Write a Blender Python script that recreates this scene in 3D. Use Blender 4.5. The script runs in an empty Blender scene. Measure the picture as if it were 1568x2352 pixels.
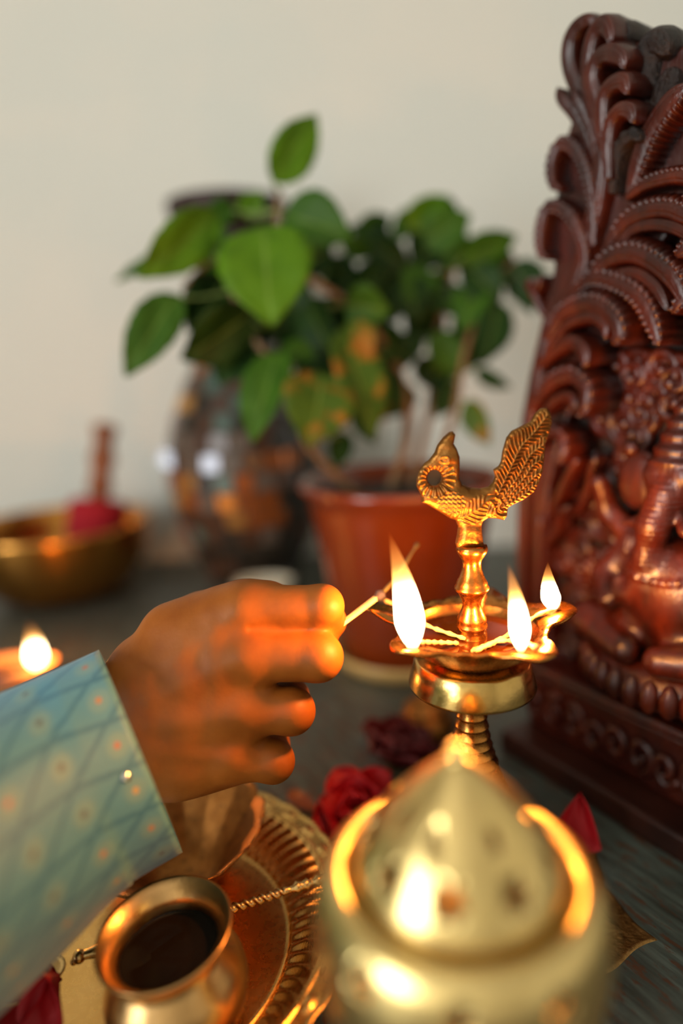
import bpy, bmesh, math, random
import numpy as np
from mathutils import Vector, Matrix, Euler

random.seed(7)
SC = bpy.context.scene
COL = SC.collection
PI = math.pi

# ------------------------------------------------------------------ camera
CAM_H, FPX, PITCH, ROLL = 0.26, 1500.0, 12.5, -2.5
cam_data = bpy.data.cameras.new('camera')
cam_data.sensor_fit = 'VERTICAL'
cam_data.sensor_height = 36.0
cam_data.sensor_width = 24.0
cam_data.lens = FPX * 36.0 / 2352.0
cam_data.clip_start = 0.01
cam_data.dof.use_dof = True
cam_data.dof.focus_distance = 0.290
cam_data.dof.aperture_fstop = 1.45
cam_data.dof.aperture_blades = 0
cam = bpy.data.objects.new('camera', cam_data)
COL.objects.link(cam)
RM = (Matrix.Rotation(math.radians(90 - PITCH), 3, 'X') @ Matrix.Rotation(math.radians(ROLL), 3, 'Z'))
CPOS = Vector((0, 0, CAM_H))
cam.matrix_world = Matrix.Translation(CPOS) @ RM.to_4x4()
SC.camera = cam

# ------------------------------------------------------------------ light
world = bpy.data.worlds.new('world')
world.use_nodes = True
SC.world = world
world.node_tree.nodes['Background'].inputs[0].default_value = (0.75, 0.86, 1.0, 1)
world.node_tree.nodes['Background'].inputs[1].default_value = 1.0

def area_light(name, loc, target, sx, sy, power, color):
    l = bpy.data.lights.new(name, 'AREA')
    l.shape = 'RECTANGLE'; l.size = sx; l.size_y = sy; l.energy = power; l.color = color
    o = bpy.data.objects.new(name, l); COL.objects.link(o)
    o.location = loc
    o.rotation_euler = (Vector(target) - Vector(loc)).to_track_quat('-Z', 'Y').to_euler()
    return o
# daylight coming in through the room's window in the left wall
area_light('window_daylight', (-1.46, -1.10, 0.50), (0.0, -1.10, 0.50), 1.1, 1.2, 45.0, (0.965, 1.0, 0.97))
FLAME_W = 0.6

SC.view_settings.view_transform = 'Standard'
SC.view_settings.look = 'None'
SC.view_settings.exposure = 0.0
SC.view_settings.gamma = 1.0
SC.view_settings.use_curve_mapping = False
SC.cycles.use_denoising = True
SC.cycles.max_bounces = 6
SC.cycles.diffuse_bounces = 3
SC.cycles.glossy_bounces = 3
SC.cycles.transmission_bounces = 2
SC.cycles.use_adaptive_sampling = True
SC.cycles.adaptive_threshold = 0.05
SC.cycles.sample_clamp_indirect = 4.0
SC.cycles.caustics_reflective = False
SC.cycles.caustics_refractive = False
SC.cycles.blur_glossy = 0.5

# ------------------------------------------------------------------ helpers
def at_depth(x, y, d):
    return CPOS + RM @ Vector(((x - 784) / FPX * d, -(y - 1176) / FPX * d, -d))
def at_z(x, y, z=0.0):
    r = RM @ Vector(((x - 784) / FPX, -(y - 1176) / FPX, -1.0))
    return CPOS + r * ((z - CAM_H) / r.z)
def at_y(x, y, Y):
    r = RM @ Vector(((x - 784) / FPX, -(y - 1176) / FPX, -1.0))
    return CPOS + r * (Y / r.y)

MATS = {}
class NT:
    def __init__(self, name):
        self.m = bpy.data.materials.new(name); self.m.use_nodes = True
        self.t = self.m.node_tree
        self.b = self.t.nodes['Principled BSDF']
        self.out = self.t.nodes['Material Output']
        MATS[name] = self.m
    def n(self, kind, **kw):
        nd = self.t.nodes.new(kind)
        for k, v in kw.items(): setattr(nd, k, v)
        return nd
    def l(self, a, b): self.t.links.new(a, b)
    def set(self, **kw):
        for k, v in kw.items():
            self.b.inputs[k.replace('_', ' ')].default_value = v
    def coord(self, which='Object', scale=(1, 1, 1)):
        tc = self.n('ShaderNodeTexCoord'); mp = self.n('ShaderNodeMapping')
        mp.inputs['Scale'].default_value = scale
        self.l(tc.outputs[which], mp.inputs[0]); return mp.outputs[0]
    def noise(self, vec, scale, detail=4, rough=0.55):
        t = self.n('ShaderNodeTexNoise'); t.inputs['Scale'].default_value = scale
        t.inputs['Detail'].default_value = detail; t.inputs['Roughness'].default_value = rough
        if vec is not None: self.l(vec, t.inputs['Vector'])
        return t.outputs['Fac']
    def ramp(self, fac, stops, interp='LINEAR'):
        r = self.n('ShaderNodeValToRGB'); r.color_ramp.interpolation = interp
        el = r.color_ramp.elements
        while len(el) < len(stops): el.new(0.5)
        for e, (p, c) in zip(el, stops):
            e.position = p; e.color = (*c, 1) if len(c) == 3 else c
        self.l(fac, r.inputs[0]); return r.outputs['Color']
    def math(self, op, a, b=None, c=None):
        m = self.n('ShaderNodeMath', operation=op)
        for i, v in enumerate((a, b, c)):
            if v is None: continue
            if isinstance(v, (int, float)): m.inputs[i].default_value = v
            else: self.l(v, m.inputs[i])
        return m.outputs[0]
    def mix(self, fac, a, b):
        m = self.n('ShaderNodeMix', data_type='RGBA')
        for i, v in ((0, fac), (6, a), (7, b)):
            if isinstance(v, (int, float)): m.inputs[i].default_value = v
            elif isinstance(v, tuple): m.inputs[i].default_value = (*v, 1)
            else: self.l(v, m.inputs[i])
        return m.outputs[2]
    def bump(self, h, strength=0.3, dist=0.001):
        b = self.n('ShaderNodeBump'); b.inputs['Strength'].default_value = strength
        b.inputs['Distance'].default_value = dist
        self.l(h, b.inputs['Height']); self.l(b.outputs[0], self.b.inputs['Normal'])

def brass(name, c1, c2, rough=(0.2, 0.38), scale=60, bump=0.15, tarnish=0.0):
    k = NT(name); v = k.coord()
    n1 = k.noise(v, scale, 5); n2 = k.noise(v, scale * 6, 3)
    col = k.ramp(n1, [(0.3, c1), (0.7, c2)])
    if tarnish:
        t = k.ramp(k.noise(v, scale * 1.7, 6, 0.7), [(0.52, (0, 0, 0)), (0.66, (1, 1, 1))])
        tv = k.n('ShaderNodeSeparateColor'); k.l(t, tv.inputs[0])
        col = k.mix(k.math('MULTIPLY', tv.outputs[0], tarnish), col, (0.10, 0.045, 0.015))
    k.l(col, k.b.inputs['Base Color'])
    k.set(Metallic=1.0)
    mr = k.n('ShaderNodeMapRange'); mr.inputs[3].default_value = rough[0]; mr.inputs[4].default_value = rough[1]
    k.l(n2, mr.inputs[0]); k.l(mr.outputs[0], k.b.inputs['Roughness'])
    if bump: k.bump(n2, bump, 0.0006)
    return k.m

def plain(name, col, rough=0.5, metal=0.0, col2=None, scale=30, bump=0.0, coat=0.0):
    k = NT(name)
    if col2:
        v = k.coord(); n1 = k.noise(v, scale, 5)
        k.l(k.ramp(n1, [(0.35, col), (0.65, col2)]), k.b.inputs['Base Color'])
        if bump: k.bump(k.noise(v, scale * 3, 4), bump, 0.001)
    else:
        k.set(Base_Color=(*col, 1))
    k.set(Roughness=rough, Metallic=metal, Coat_Weight=coat)
    return k.m

# materials --------------------------------------------------------
k = NT('wall_paint'); v = k.coord()
k.l(k.ramp(k.noise(v, 1.5, 4), [(0.3, (0.765, 0.735, 0.655)), (0.7, (0.795, 0.765, 0.685))]), k.b.inputs['Base Color'])
k.set(Roughness=0.9); k.bump(k.noise(v, 90, 3), 0.08, 0.002)
plain('ceiling_paint', (0.82, 0.80, 0.76), 0.9, col2=(0.85, 0.83, 0.79), scale=3)
plain('floor_tile', (0.30, 0.22, 0.15), 0.45, col2=(0.36, 0.27, 0.19), scale=6)
plain('window_white', (0.8, 0.8, 0.78), 0.5, col2=(0.83, 0.83, 0.81), scale=10)

k = NT('painted_wood'); v = k.coord('Object', (1, 1, 1))
def turned(scale):
    a_ = k.n('ShaderNodeMapping'); a_.inputs['Rotation'].default_value = (0, 0, math.radians(58)); k.l(v, a_.inputs[0])
    b_ = k.n('ShaderNodeMapping'); b_.inputs['Scale'].default_value = scale; k.l(a_.outputs[0], b_.inputs[0]); return b_.outputs[0]
v2 = turned((26, 210, 26)); v3 = turned((70, 230, 70))
grain = k.noise(v2, 1.0, 6, 0.65); chips = k.noise(v3, 1.0, 5, 0.7); big = k.noise(v, 9, 4)
paint = k.ramp(grain, [(0.28, (0.020, 0.026, 0.020)), (0.5, (0.072, 0.092, 0.078)), (0.72, (0.165, 0.205, 0.175))])
paint = k.mix(k.math('MULTIPLY', big, 0.45), paint, (0.07, 0.065, 0.045))
wear = k.ramp(chips, [(0.53, (0, 0, 0)), (0.61, (1, 1, 1))])
ws = k.n('ShaderNodeSeparateColor'); k.l(wear, ws.inputs[0])
k.l(k.mix(k.math('MULTIPLY', ws.outputs[0], 0.8), paint, (0.11, 0.036, 0.012)), k.b.inputs['Base Color'])
k.set(Roughness=0.42); k.bump(grain, 0.35, 0.0008)

BR_LAMP = brass('lamp_brass', (0.41, 0.160, 0.032), (0.51, 0.220, 0.052), (0.18, 0.34), 80, 0.15)
BR_DRUM = brass('drum_brass', (0.58, 0.36, 0.10), (0.66, 0.43, 0.14), (0.16, 0.30), 70, 0.12, 0.15)
BR_BIRD = brass('cast_brass', (0.20, 0.080, 0.017), (0.36, 0.160, 0.040), (0.34, 0.50), 120, 0.45)
BR_DOME = brass('satin_brass', (0.84, 0.60, 0.22), (0.86, 0.64, 0.27), (0.26, 0.34), 30, 0.05)
BR_TRAY = brass('tray_brass', (0.72, 0.40, 0.11), (0.80, 0.48, 0.16), (0.20, 0.36), 45, 0.12)
BR_POT = brass('pot_brass', (0.60, 0.34, 0.12), (0.68, 0.41, 0.17), (0.24, 0.36), 55, 0.15, 0.08)
BR_SPOON = brass('spoon_brass', (0.62, 0.40, 0.14), (0.72, 0.48, 0.2), (0.22, 0.35), 90, 0.2)
BR_DARK = brass('aged_brass', (0.26, 0.095, 0.02), (0.40, 0.165, 0.04), (0.3, 0.5), 150, 0.6, 0.75)
BR_BOWL = brass('bowl_brass', (0.58, 0.25, 0.05), (0.66, 0.31, 0.07), (0.18, 0.28), 40, 0.06)
BR_INLAY = brass('inlay_brass', (0.22, 0.11, 0.03), (0.42, 0.24, 0.08), (0.35, 0.55), 120, 0.5, 0.7)

k = NT('mahogany'); v = k.coord('Object', (1, 1, 0.35))
g1 = k.noise(v, 60, 6, 0.6); g2 = k.noise(v, 260, 4, 0.6)
k.l(k.ramp(g1, [(0.30, (0.014, 0.0020, 0.0008)), (0.55, (0.055, 0.0065, 0.0018)), (0.75, (0.115, 0.016, 0.0035))]), k.b.inputs['Base Color'])
k.set(Roughness=0.36, Coat_Weight=0.12, Coat_Roughness=0.25); k.bump(g2, 0.5, 0.0014)
WOOD = k.m
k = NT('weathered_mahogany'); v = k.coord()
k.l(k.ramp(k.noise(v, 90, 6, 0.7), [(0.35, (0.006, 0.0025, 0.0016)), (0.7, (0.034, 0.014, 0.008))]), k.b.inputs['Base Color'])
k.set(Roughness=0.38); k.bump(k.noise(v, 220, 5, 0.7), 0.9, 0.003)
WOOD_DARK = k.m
plain('dark_plank', (0.02, 0.0045, 0.002), 0.4, col2=(0.05, 0.011, 0.005), scale=30, bump=0.3)

k = NT('skin'); v = k.coord()
n1 = k.noise(v, 45, 4); n2 = k.noise(v, 420, 4); n3 = k.noise(v, 140, 3)
k.l(k.ramp(n1, [(0.30, (0.27, 0.066, 0.006)), (0.55, (0.34, 0.092, 0.010)), (0.75, (0.40, 0.112, 0.015))]), k.b.inputs['Base Color'])
k.set(Roughness=0.52, Subsurface_Weight=0.12, Subsurface_Scale=0.006, Specular_IOR_Level=0.25)
k.b.inputs['Subsurface Radius'].default_value = (1.0, 0.35, 0.15)
k.bump(k.math('ADD', k.math('MULTIPLY', n2, 0.6), n3), 0.22, 0.0008)
SKIN = k.m

# sleeve brocade: the uv holds lattice coordinates (i, j) of the woven diamonds
k = NT('brocade')
tc = k.n('ShaderNodeTexCoord'); sp = k.n('ShaderNodeSeparateXYZ'); k.l(tc.outputs['UV'], sp.inputs[0])
I, J = sp.outputs[0], sp.outputs[1]
wob = k.math('MULTIPLY', k.math('SUBTRACT', k.noise(tc.outputs['UV'], 5, 2), 0.5), 0.10)
J2 = k.math('ADD', J, wob); IJ = k.math('ADD', k.math('ADD', I, J), wob)
d1 = k.math('ABSOLUTE', k.math('SUBTRACT', k.math('FRACT', J2), 0.5))
d2 = k.math('ABSOLUTE', k.math('SUBTRACT', k.math('FRACT', IJ), 0.5))
def soft(x, a, b):
    mr = k.n('ShaderNodeMapRange', interpolation_type='SMOOTHSTEP')
    mr.inputs[1].default_value = a; mr.inputs[2].default_value = b
    mr.inputs[3].default_value = 1; mr.inputs[4].default_value = 0
    k.l(x, mr.inputs[0]); return mr.outputs[0]
line = k.math('MAXIMUM', soft(d1, 0.025, 0.09), soft(d2, 0.025, 0.09))
fi = k.math('SUBTRACT', k.math('FRACT', k.math('ADD', I, 0.5)), 0.5)
fj = k.math('SUBTRACT', k.math('FRACT', k.math('ADD', J, 0.5)), 0.5)
yy = k.math('ADD', fj, k.math('MULTIPLY', fi, 0.28))
rr = k.math('SQRT', k.math('ADD', k.math('MULTIPLY', k.math('MULTIPLY', fi, fi), 1.4), k.math('MULTIPLY', yy, yy)))
ring = soft(rr, 0.16, 0.34); dot = soft(rr, 0.05, 0.095)
cell = k.n('ShaderNodeTexWhiteNoise', noise_dimensions='2D')
cv = k.n('ShaderNodeCombineXYZ')
k.l(k.math('FLOOR', k.math('ADD', I, 0.5)), cv.inputs[0]); k.l(k.math('FLOOR', k.math('ADD', J, 0.5)), cv.inputs[1])
k.l(cv.outputs[0], cell.inputs['Vector'])
dotc = k.ramp(cell.outputs['Value'], [(0.0, (0.55, 0.24, 0.08)), (0.3, (0.10, 0.12, 0.11)), (0.55, (0.50, 0.16, 0.09)), (0.8, (0.62, 0.36, 0.10))], 'CONSTANT')
weave = k.noise(k.coord('UV', (16, 60, 1)), 1.0, 3)
base = k.mix(weave, (0.085, 0.270, 0.350), (0.115, 0.315, 0.375))
base = k.mix(k.math('MULTIPLY', ring, 0.7), base, (0.195, 0.355, 0.325))
base = k.mix(k.math('MULTIPLY', line, 0.8), base, (0.035, 0.165, 0.255))
k.l(k.mix(k.math('MULTIPLY', dot, 0.85), base, dotc), k.b.inputs['Base Color'])
k.set(Roughness=0.55, Sheen_Weight=0.2); k.bump(k.math('ADD', weave, k.math('MULTIPLY', ring, 0.6)), 0.15, 0.0006)
BROCADE = k.m
plain('sequin_silver', (0.9, 0.88, 0.84), 0.12, 1.0)
plain('cuff_lining', (0.12, 0.20, 0.19), 0.8, col2=(0.15, 0.24, 0.22), scale=80)

def leaf_mat(name, c1, c2, c3=None):
    k = NT(name); v = k.coord('UV')
    sp = k.n('ShaderNodeSeparateXYZ'); k.l(v, sp.inputs[0])
    n = k.noise(k.coord(), 60, 4)
    col = k.ramp(n, [(0.3, c1), (0.7, c2)])
    vein = k.math('ABSOLUTE', k.math('SUBTRACT', sp.outputs[0], 0.5))
    mr = k.n('ShaderNodeMapRange'); mr.inputs[1].default_value = 0.0; mr.inputs[2].default_value = 0.03
    mr.inputs[3].default_value = 0.5; mr.inputs[4].default_value = 0.0; k.l(vein, mr.inputs[0])
    col = k.mix(mr.outputs[0], col, (0.30, 0.42, 0.08))
    if c3:
        e = k.ramp(k.noise(k.coord(), 38, 3), [(0.54, (0, 0, 0)), (0.66, (1, 1, 1))])
        es = k.n('ShaderNodeSeparateColor'); k.l(e, es.inputs[0])
        col = k.mix(es.outputs[0], col, c3)
    k.l(col, k.b.inputs['Base Color'])
    k.set(Roughness=0.5, Specular_IOR_Level=0.22)
    tr = k.n('ShaderNodeBsdfTranslucent'); k.l(col, tr.inputs[0])
    ad = k.n('ShaderNodeMixShader'); ad.inputs[0].default_value = 0.30
    k.l(k.b.outputs[0], ad.inputs[1]); k.l(tr.outputs[0], ad.inputs[2]); k.l(ad.outputs[0], k.out.inputs[0])
    return k.m
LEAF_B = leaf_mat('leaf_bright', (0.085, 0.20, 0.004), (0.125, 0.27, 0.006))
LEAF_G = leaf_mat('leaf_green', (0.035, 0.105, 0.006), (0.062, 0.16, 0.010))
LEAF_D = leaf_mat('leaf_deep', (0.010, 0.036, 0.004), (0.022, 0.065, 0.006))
LEAF_Y = leaf_mat('leaf_yellowing', (0.05, 0.11, 0.008), (0.09, 0.16, 0.012), (0.42, 0.15, 0.012))
plain('stem_brown', (0.17, 0.09, 0.035), 0.6, col2=(0.26, 0.13, 0.05), scale=90)
plain('petiole_green', (0.17, 0.25, 0.05), 0.5, col2=(0.22, 0.28, 0.07), scale=60)
plain('glazed_terracotta', (0.17, 0.022, 0.003), 0.2, col2=(0.22, 0.033, 0.005), scale=14, coat=0.5)
plain('soil', (0.018, 0.011, 0.007), 0.95, col2=(0.05, 0.03, 0.018), scale=160, bump=0.8)
plain('saucer_glaze', (0.55, 0.36, 0.12), 0.35, col2=(0.62, 0.43, 0.17), scale=20)
plain('rose_red', (0.42, 0.001, 0.004), 0.6, col2=(0.55, 0.002, 0.008), scale=40)
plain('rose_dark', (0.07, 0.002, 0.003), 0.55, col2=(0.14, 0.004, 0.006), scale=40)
plain('rose_leaf', (0.05, 0.10, 0.02), 0.5, col2=(0.10, 0.16, 0.03), scale=40)
plain('felt_red', (0.30, 0.001, 0.008), 0.9, col2=(0.38, 0.003, 0.012), scale=60)
plain('turned_wood', (0.20, 0.055, 0.012), 0.4, col2=(0.28, 0.085, 0.02), scale=50)
plain('vase_grout', (0.035, 0.025, 0.018), 0.7, col2=(0.06, 0.04, 0.028), scale=60)
plain('vase_rim', (0.012, 0.004, 0.003), 0.5, col2=(0.03, 0.008, 0.005), scale=40)
plain('tile_brown', (0.06, 0.022, 0.008), 0.3, coat=0.2); plain('tile_copper', (0.34, 0.09, 0.014), 0.3, 0.4)
plain('tile_gold', (0.50, 0.24, 0.05), 0.3, 0.5); plain('tile_teal', (0.07, 0.13, 0.11), 0.3, coat=0.2)
plain('tile_mirror', (0.34, 0.35, 0.40), 0.46, 1.0); plain('tile_grey', (0.12, 0.09, 0.07), 0.3, coat=0.2)
plain('tile_black', (0.008, 0.007, 0.004), 0.3, coat=0.2); plain('tile_red', (0.16, 0.018, 0.006), 0.3, coat=0.2)
plain('match_wood', (0.78, 0.56, 0.30), 0.6, col2=(0.86, 0.66, 0.40), scale=300)
plain('charcoal', (0.03, 0.02, 0.03), 0.85, col2=(0.10, 0.08, 0.12), scale=400, bump=0.6)
plain('char_brown', (0.12, 0.09, 0.03), 0.85, col2=(0.17, 0.12, 0.05), scale=400)
plain('cotton_wick', (0.46, 0.28, 0.12), 0.75, col2=(0.56, 0.36, 0.18), scale=200)
plain('burnt_cotton', (0.02, 0.014, 0.01), 0.9, col2=(0.07, 0.045, 0.03), scale=300)
plain('cream_glaze', (0.72, 0.62, 0.46), 0.35, col2=(0.78, 0.68, 0.52), scale=20)
plain('clay', (0.45, 0.20, 0.07), 0.7, col2=(0.55, 0.26, 0.10), scale=60, bump=0.3)
k = NT('lamp_oil'); k.set(Base_Color=(0.032, 0.007, 0.0015, 1), Roughness=0.04, IOR=1.47, Coat_Weight=0.0)
k = NT('dark_water'); k.set(Base_Color=(0.012, 0.007, 0.004, 1), Roughness=0.03, IOR=1.4)
k.l(k.ramp(k.noise(k.coord(), 30, 2), [(0.3, (0.010, 0.006, 0.003)), (0.7, (0.02, 0.011, 0.006))]), k.b.inputs['Base Color'])

# flames: glowing gas, light passes through; uv.y runs from root to tip
k = NT('flame')
k.t.nodes.remove(k.b)
tc = k.n('ShaderNodeTexCoord'); sp = k.n('ShaderNodeSeparateXYZ'); k.l(tc.outputs['UV'], sp.inputs[0])
col = k.ramp(sp.outputs[1], [(0.0, (1.0, 0.45, 0.12)), (0.10, (1.0, 0.78, 0.42)), (0.45, (1.0, 0.80, 0.46)), (0.62, (1.0, 0.46, 0.10)), (1.0, (0.9, 0.20, 0.02))])
st = k.ramp(sp.outputs[1], [(0.0, (0.12,) * 3), (0.08, (0.7,) * 3), (0.45, (1.0,) * 3), (0.58, (0.25,) * 3), (0.72, (0.055,) * 3), (0.92, (0.012,) * 3), (1.0, (0.0,) * 3)])
em = k.n('ShaderNodeEmission'); k.l(col, em.inputs[0])
ss = k.n('ShaderNodeSeparateColor'); k.l(st, ss.inputs[0]); k.l(k.math('MULTIPLY', ss.outputs[0], 9.0), em.inputs[1])
tp = k.n('ShaderNodeBsdfTransparent'); ad = k.n('ShaderNodeAddShader')
k.l(em.outputs[0], ad.inputs[0]); k.l(tp.outputs[0], ad.inputs[1]); k.l(ad.outputs[0], k.out.inputs[0])

# mesh helpers -------------------------------------------------------
def mesh_obj(name, verts, faces, mat, parent=None, smooth=True, uvs=None):
    me = bpy.data.meshes.new(name)
    me.from_pydata([tuple(v) for v in verts], [], [tuple(f) for f in faces])
    if uvs is not None:
        ul = me.uv_layers.new(name='uv')
        li = np.zeros(len(me.loops), dtype=np.int64); me.loops.foreach_get('vertex_index', li)
        ul.data.foreach_set('uv', np.asarray(uvs, dtype=np.float32)[li].ravel())
    if smooth: me.polygons.foreach_set('use_smooth', [True] * len(me.polygons))
    me.materials.append(MATS[mat] if isinstance(mat, str) else mat)
    me.update()
    o = bpy.data.objects.new(name, me); COL.objects.link(o)
    if parent is not None: o.parent = parent
    return o
def empty(name, loc=(0, 0, 0), rot=None):
    o = bpy.data.objects.new(name, None); COL.objects.link(o)
    o.empty_display_size = 0.02; o.location = loc
    if rot is not None: o.rotation_euler = rot
    return o
def tag(o, label=None, cat=None, group=None, kind=None):
    if label: o['label'] = label
    if cat: o['category'] = cat
    if group: o['group'] = group
    if kind: o['kind'] = kind
    return o

class MB:
    def __init__(self): self.v = []; self.f = []; self.uv = []
    def add(self, v, f, uv=None):
        b = len(self.v); self.v += [tuple(p) for p in v]; self.f += [tuple(i + b for i in q) for q in f]
        self.uv += list(uv) if uv is not None else [(0, 0)] * len(v)
    def box(self, a, b):
        x0, y0, z0 = a; x1, y1, z1 = b
        v = [(x0, y0, z0), (x1, y0, z0), (x1, y1, z0), (x0, y1, z0), (x0, y0, z1), (x1, y0, z1), (x1, y1, z1), (x0, y1, z1)]
        self.add(v, [(0, 3, 2, 1), (4, 5, 6, 7), (0, 1, 5, 4), (1, 2, 6, 5), (2, 3, 7, 6), (3, 0, 4, 7)])
    def lathe(self, prof, n=64, fn=None, closed_ends=True):
        v = []; f = []; m = len(prof)
        for j in range(n):
            a = 2 * PI * j / n
            for (r, z) in prof:
                rr, zz = (r, z) if fn is None else fn(r, z, a)
                v.append((rr * math.cos(a), rr * math.sin(a), zz))
        for j in range(n):
            for i in range(m - 1):
                a = j * m + i; b = ((j + 1) % n) * m + i
                f.append((a, b, b + 1, a + 1))
        self.add(v, f)
    def tube(self, pts, rad, n=10, cap=True, fn=None, flat=None):
        P = [Vector(p) for p in pts]; m = len(P)
        if not hasattr(rad, '__len__'): rad = [rad] * m
        T = []
        for i in range(m):
            T.append((P[min(i + 1, m - 1)] - P[max(i - 1, 0)]).normalized())
        up = Vector((0, 0, 1)) if abs(T[0].z) < 0.9 else Vector((1, 0, 0))
        N = T[0].cross(up).normalized()
        v = []; f = []; uv = []
        for i in range(m):
            N = (N - T[i] * N.dot(T[i])).normalized(); B = T[i].cross(N)
            for j in range(n):
                a = 2 * PI * j / n
                k = 1.0 if fn is None else fn(i / (m - 1), a)
                q = P[i] + (N * math.cos(a) + B * math.sin(a) * (flat or 1.0)) * rad[i] * k
                v.append(q); uv.append((j / n, i / (m - 1)))
        for i in range(m - 1):
            for j in range(n):
                j2 = (j + 1) % n
                f.append((i * n + j, i * n + j2, (i + 1) * n + j2, (i + 1) * n + j))
        if cap:
            f.append(tuple(reversed(range(n)))); f.append(tuple((m - 1) * n + j for j in range(n)))
        self.add(v, f, uv)
    def ball(self, c, r, n=12, m=8, sc=(1, 1, 1)):
        v = []; f = []
        c = Vector(c)
        for i in range(m + 1):
            t = PI * i / m
            for j in range(n):
                a = 2 * PI * j / n
                v.append(c + Vector((math.sin(t) * math.cos(a) * sc[0], math.sin(t) * math.sin(a) * sc[1], math.cos(t) * sc[2])) * r)
        for i in range(m):
            for j in range(n):
                j2 = (j + 1) % n
                f.append((i * n + j, (i + 1) * n + j, (i + 1) * n + j2, i * n + j2))
        self.add(v, f)
    def build(self, name, mat, parent=None, smooth=True, uv=False):
        return mesh_obj(name, self.v, self.f, mat, parent, smooth, self.uv if uv else None)

def spline(pts, n):
    """Catmull-Rom through points (any dimension), n samples evenly spaced by length."""
    P = np.array(pts, float)
    if len(P) == 2:
        t = np.linspace(0, 1, n)[:, None]; return P[0] * (1 - t) + P[1] * t
    Q = np.vstack([2 * P[0] - P[1], P, 2 * P[-1] - P[-2]]); out = []
    for i in range(len(P) - 1):
        t = np.linspace(0, 1, 24, endpoint=False)[:, None]
        p0, p1, p2, p3 = Q[i:i + 4]
        out.append(0.5 * (2 * p1 + (p2 - p0) * t + (2 * p0 - 5 * p1 + 4 * p2 - p3) * t ** 2 + (3 * p1 - p0 - 3 * p2 + p3) * t ** 3))
    S = np.vstack(out + [P[-1:]])
    L = np.r_[0, np.cumsum(np.linalg.norm(np.diff(S, axis=0), axis=1))]
    u = np.linspace(0, L[-1], n)
    return np.stack([np.interp(u, L, S[:, k]) for k in range(P.shape[1])], 1)

def surface_nets(F, origin, step):
    """Closed surface where F changes sign (F < 0 is inside)."""
    nx, ny, nz = F.shape
    S = F < 0
    C = np.zeros((nx - 1, ny - 1, nz - 1), np.float32); A = np.zeros(C.shape + (3,), np.float32)
    corners = [(a, b, c) for a in (0, 1) for b in (0, 1) for c in (0, 1)]
    def sl(c): return tuple(slice(k, s - 1 + k) for k, s in zip(c, F.shape))
    for ax in range(3):
        for c in corners:
            if c[ax]: continue
            d = list(c); d[ax] = 1
            f0 = F[sl(c)]; f1 = F[sl(d)]; m = (f0 < 0) != (f1 < 0)
            with np.errstate(divide='ignore', invalid='ignore'):
                t = np.where(m, f0 / (f0 - f1), 0)
            C += m
            for k in range(3):
                A[..., k] += m * (c[k] + (t if k == ax else 0))
    act = C > 0
    idx = -np.ones(C.shape, np.int64); idx[act] = np.arange(act.sum())
    cells = np.argwhere(act)
    V = (cells + A[act] / C[act][:, None]) * step + np.asarray(origin)
    faces = []
    for ax in range(3):
        b, c = (ax + 1) % 3, (ax + 2) % 3
        a0 = [slice(None)] * 3; a1 = [slice(None)] * 3
        a0[ax] = slice(0, -1); a1[ax] = slice(1, None)
        m = S[tuple(a0)] != S[tuple(a1)]
        e = np.argwhere(m)
        ok = (e[:, b] > 0) & (e[:, c] > 0) & (e[:, b] < F.shape[b] - 1) & (e[:, c] < F.shape[c] - 1)
        e = e[ok]; ins = S[e[:, 0], e[:, 1], e[:, 2]]
        q = []
        for (db, dc) in ((-1, -1), (0, -1), (0, 0), (-1, 0)):
            g = e.copy(); g[:, b] += db; g[:, c] += dc
            q.append(idx[g[:, 0], g[:, 1], g[:, 2]])
        q = np.stack(q, 1); q[~ins] = q[~ins][:, ::-1]
        faces.append(q)
    return V, np.vstack(faces)

def sd_cone(X, a, b, ra, rb, flat=None):
    """tapered capsule; flat = (axis, factor) squashes the distance along that axis"""
    a = np.array(a, np.float32); b = np.array(b, np.float32); d = b - a
    P = X - a
    t = np.clip((P @ d) / (d @ d), 0, 1)
    q = P - t[..., None] * d
    if flat: q[..., flat[0]] /= flat[1]
    return np.sqrt(np.einsum("...i,...i", q, q)) - (ra + (rb - ra) * t)
def sd_ell(X, c, r):
    r = np.array(r, np.float32); q = (X - np.array(c, np.float32)) / r
    l = np.linalg.norm(q, axis=-1)
    return (l - 1) * r.min()
def smin(a, b, k):
    h = np.clip(0.5 + 0.5 * (b - a) / k, 0, 1)
    return b * (1 - h) + a * h - k * h * (1 - h)
def grid(lo, hi, step):
    ax = [np.arange(l, h + step, step, dtype=np.float32) for l, h in zip(lo, hi)]
    return np.stack(np.meshgrid(*ax, indexing='ij'), -1)

# ------------------------------------------------------------------ room
WY = 0.915
def slab(name, a, b, mat):
    m = MB(); m.box(a, b); return tag(m.build(name, mat, None, False), kind='structure')
slab('floor', (-1.6, -2.3, -0.78), (1.7, WY + 0.1, -0.72), 'floor_tile')
slab('ceiling', (-1.6, -2.3, 1.75), (1.7, WY + 0.1, 1.82), 'ceiling_paint')
slab('wall_back', (-1.6, WY, -0.72), (1.7, WY + 0.1, 1.75), 'wall_paint')
slab('wall_right', (1.6, -2.2, -0.72), (1.7, WY, 1.75), 'wall_paint')
slab('wall_front', (-1.5, -2.3, -0.72), (1.6, -2.2, 1.75), 'wall_paint')
m = MB()
wy0, wy1, wz0, wz1 = -1.70, -0.50, -0.12, 1.12
m.box((-1.6, -2.2, -0.72), (-1.5, wy0, 1.75)); m.box((-1.6, wy1, -0.72), (-1.5, WY, 1.75))
m.box((-1.6, wy0, -0.72), (-1.5, wy1, wz0)); m.box((-1.6, wy0, wz1), (-1.5, wy1, 1.75))
tag(m.build('wall_left', 'wall_paint', None, False), kind='structure')
m = MB()
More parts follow.
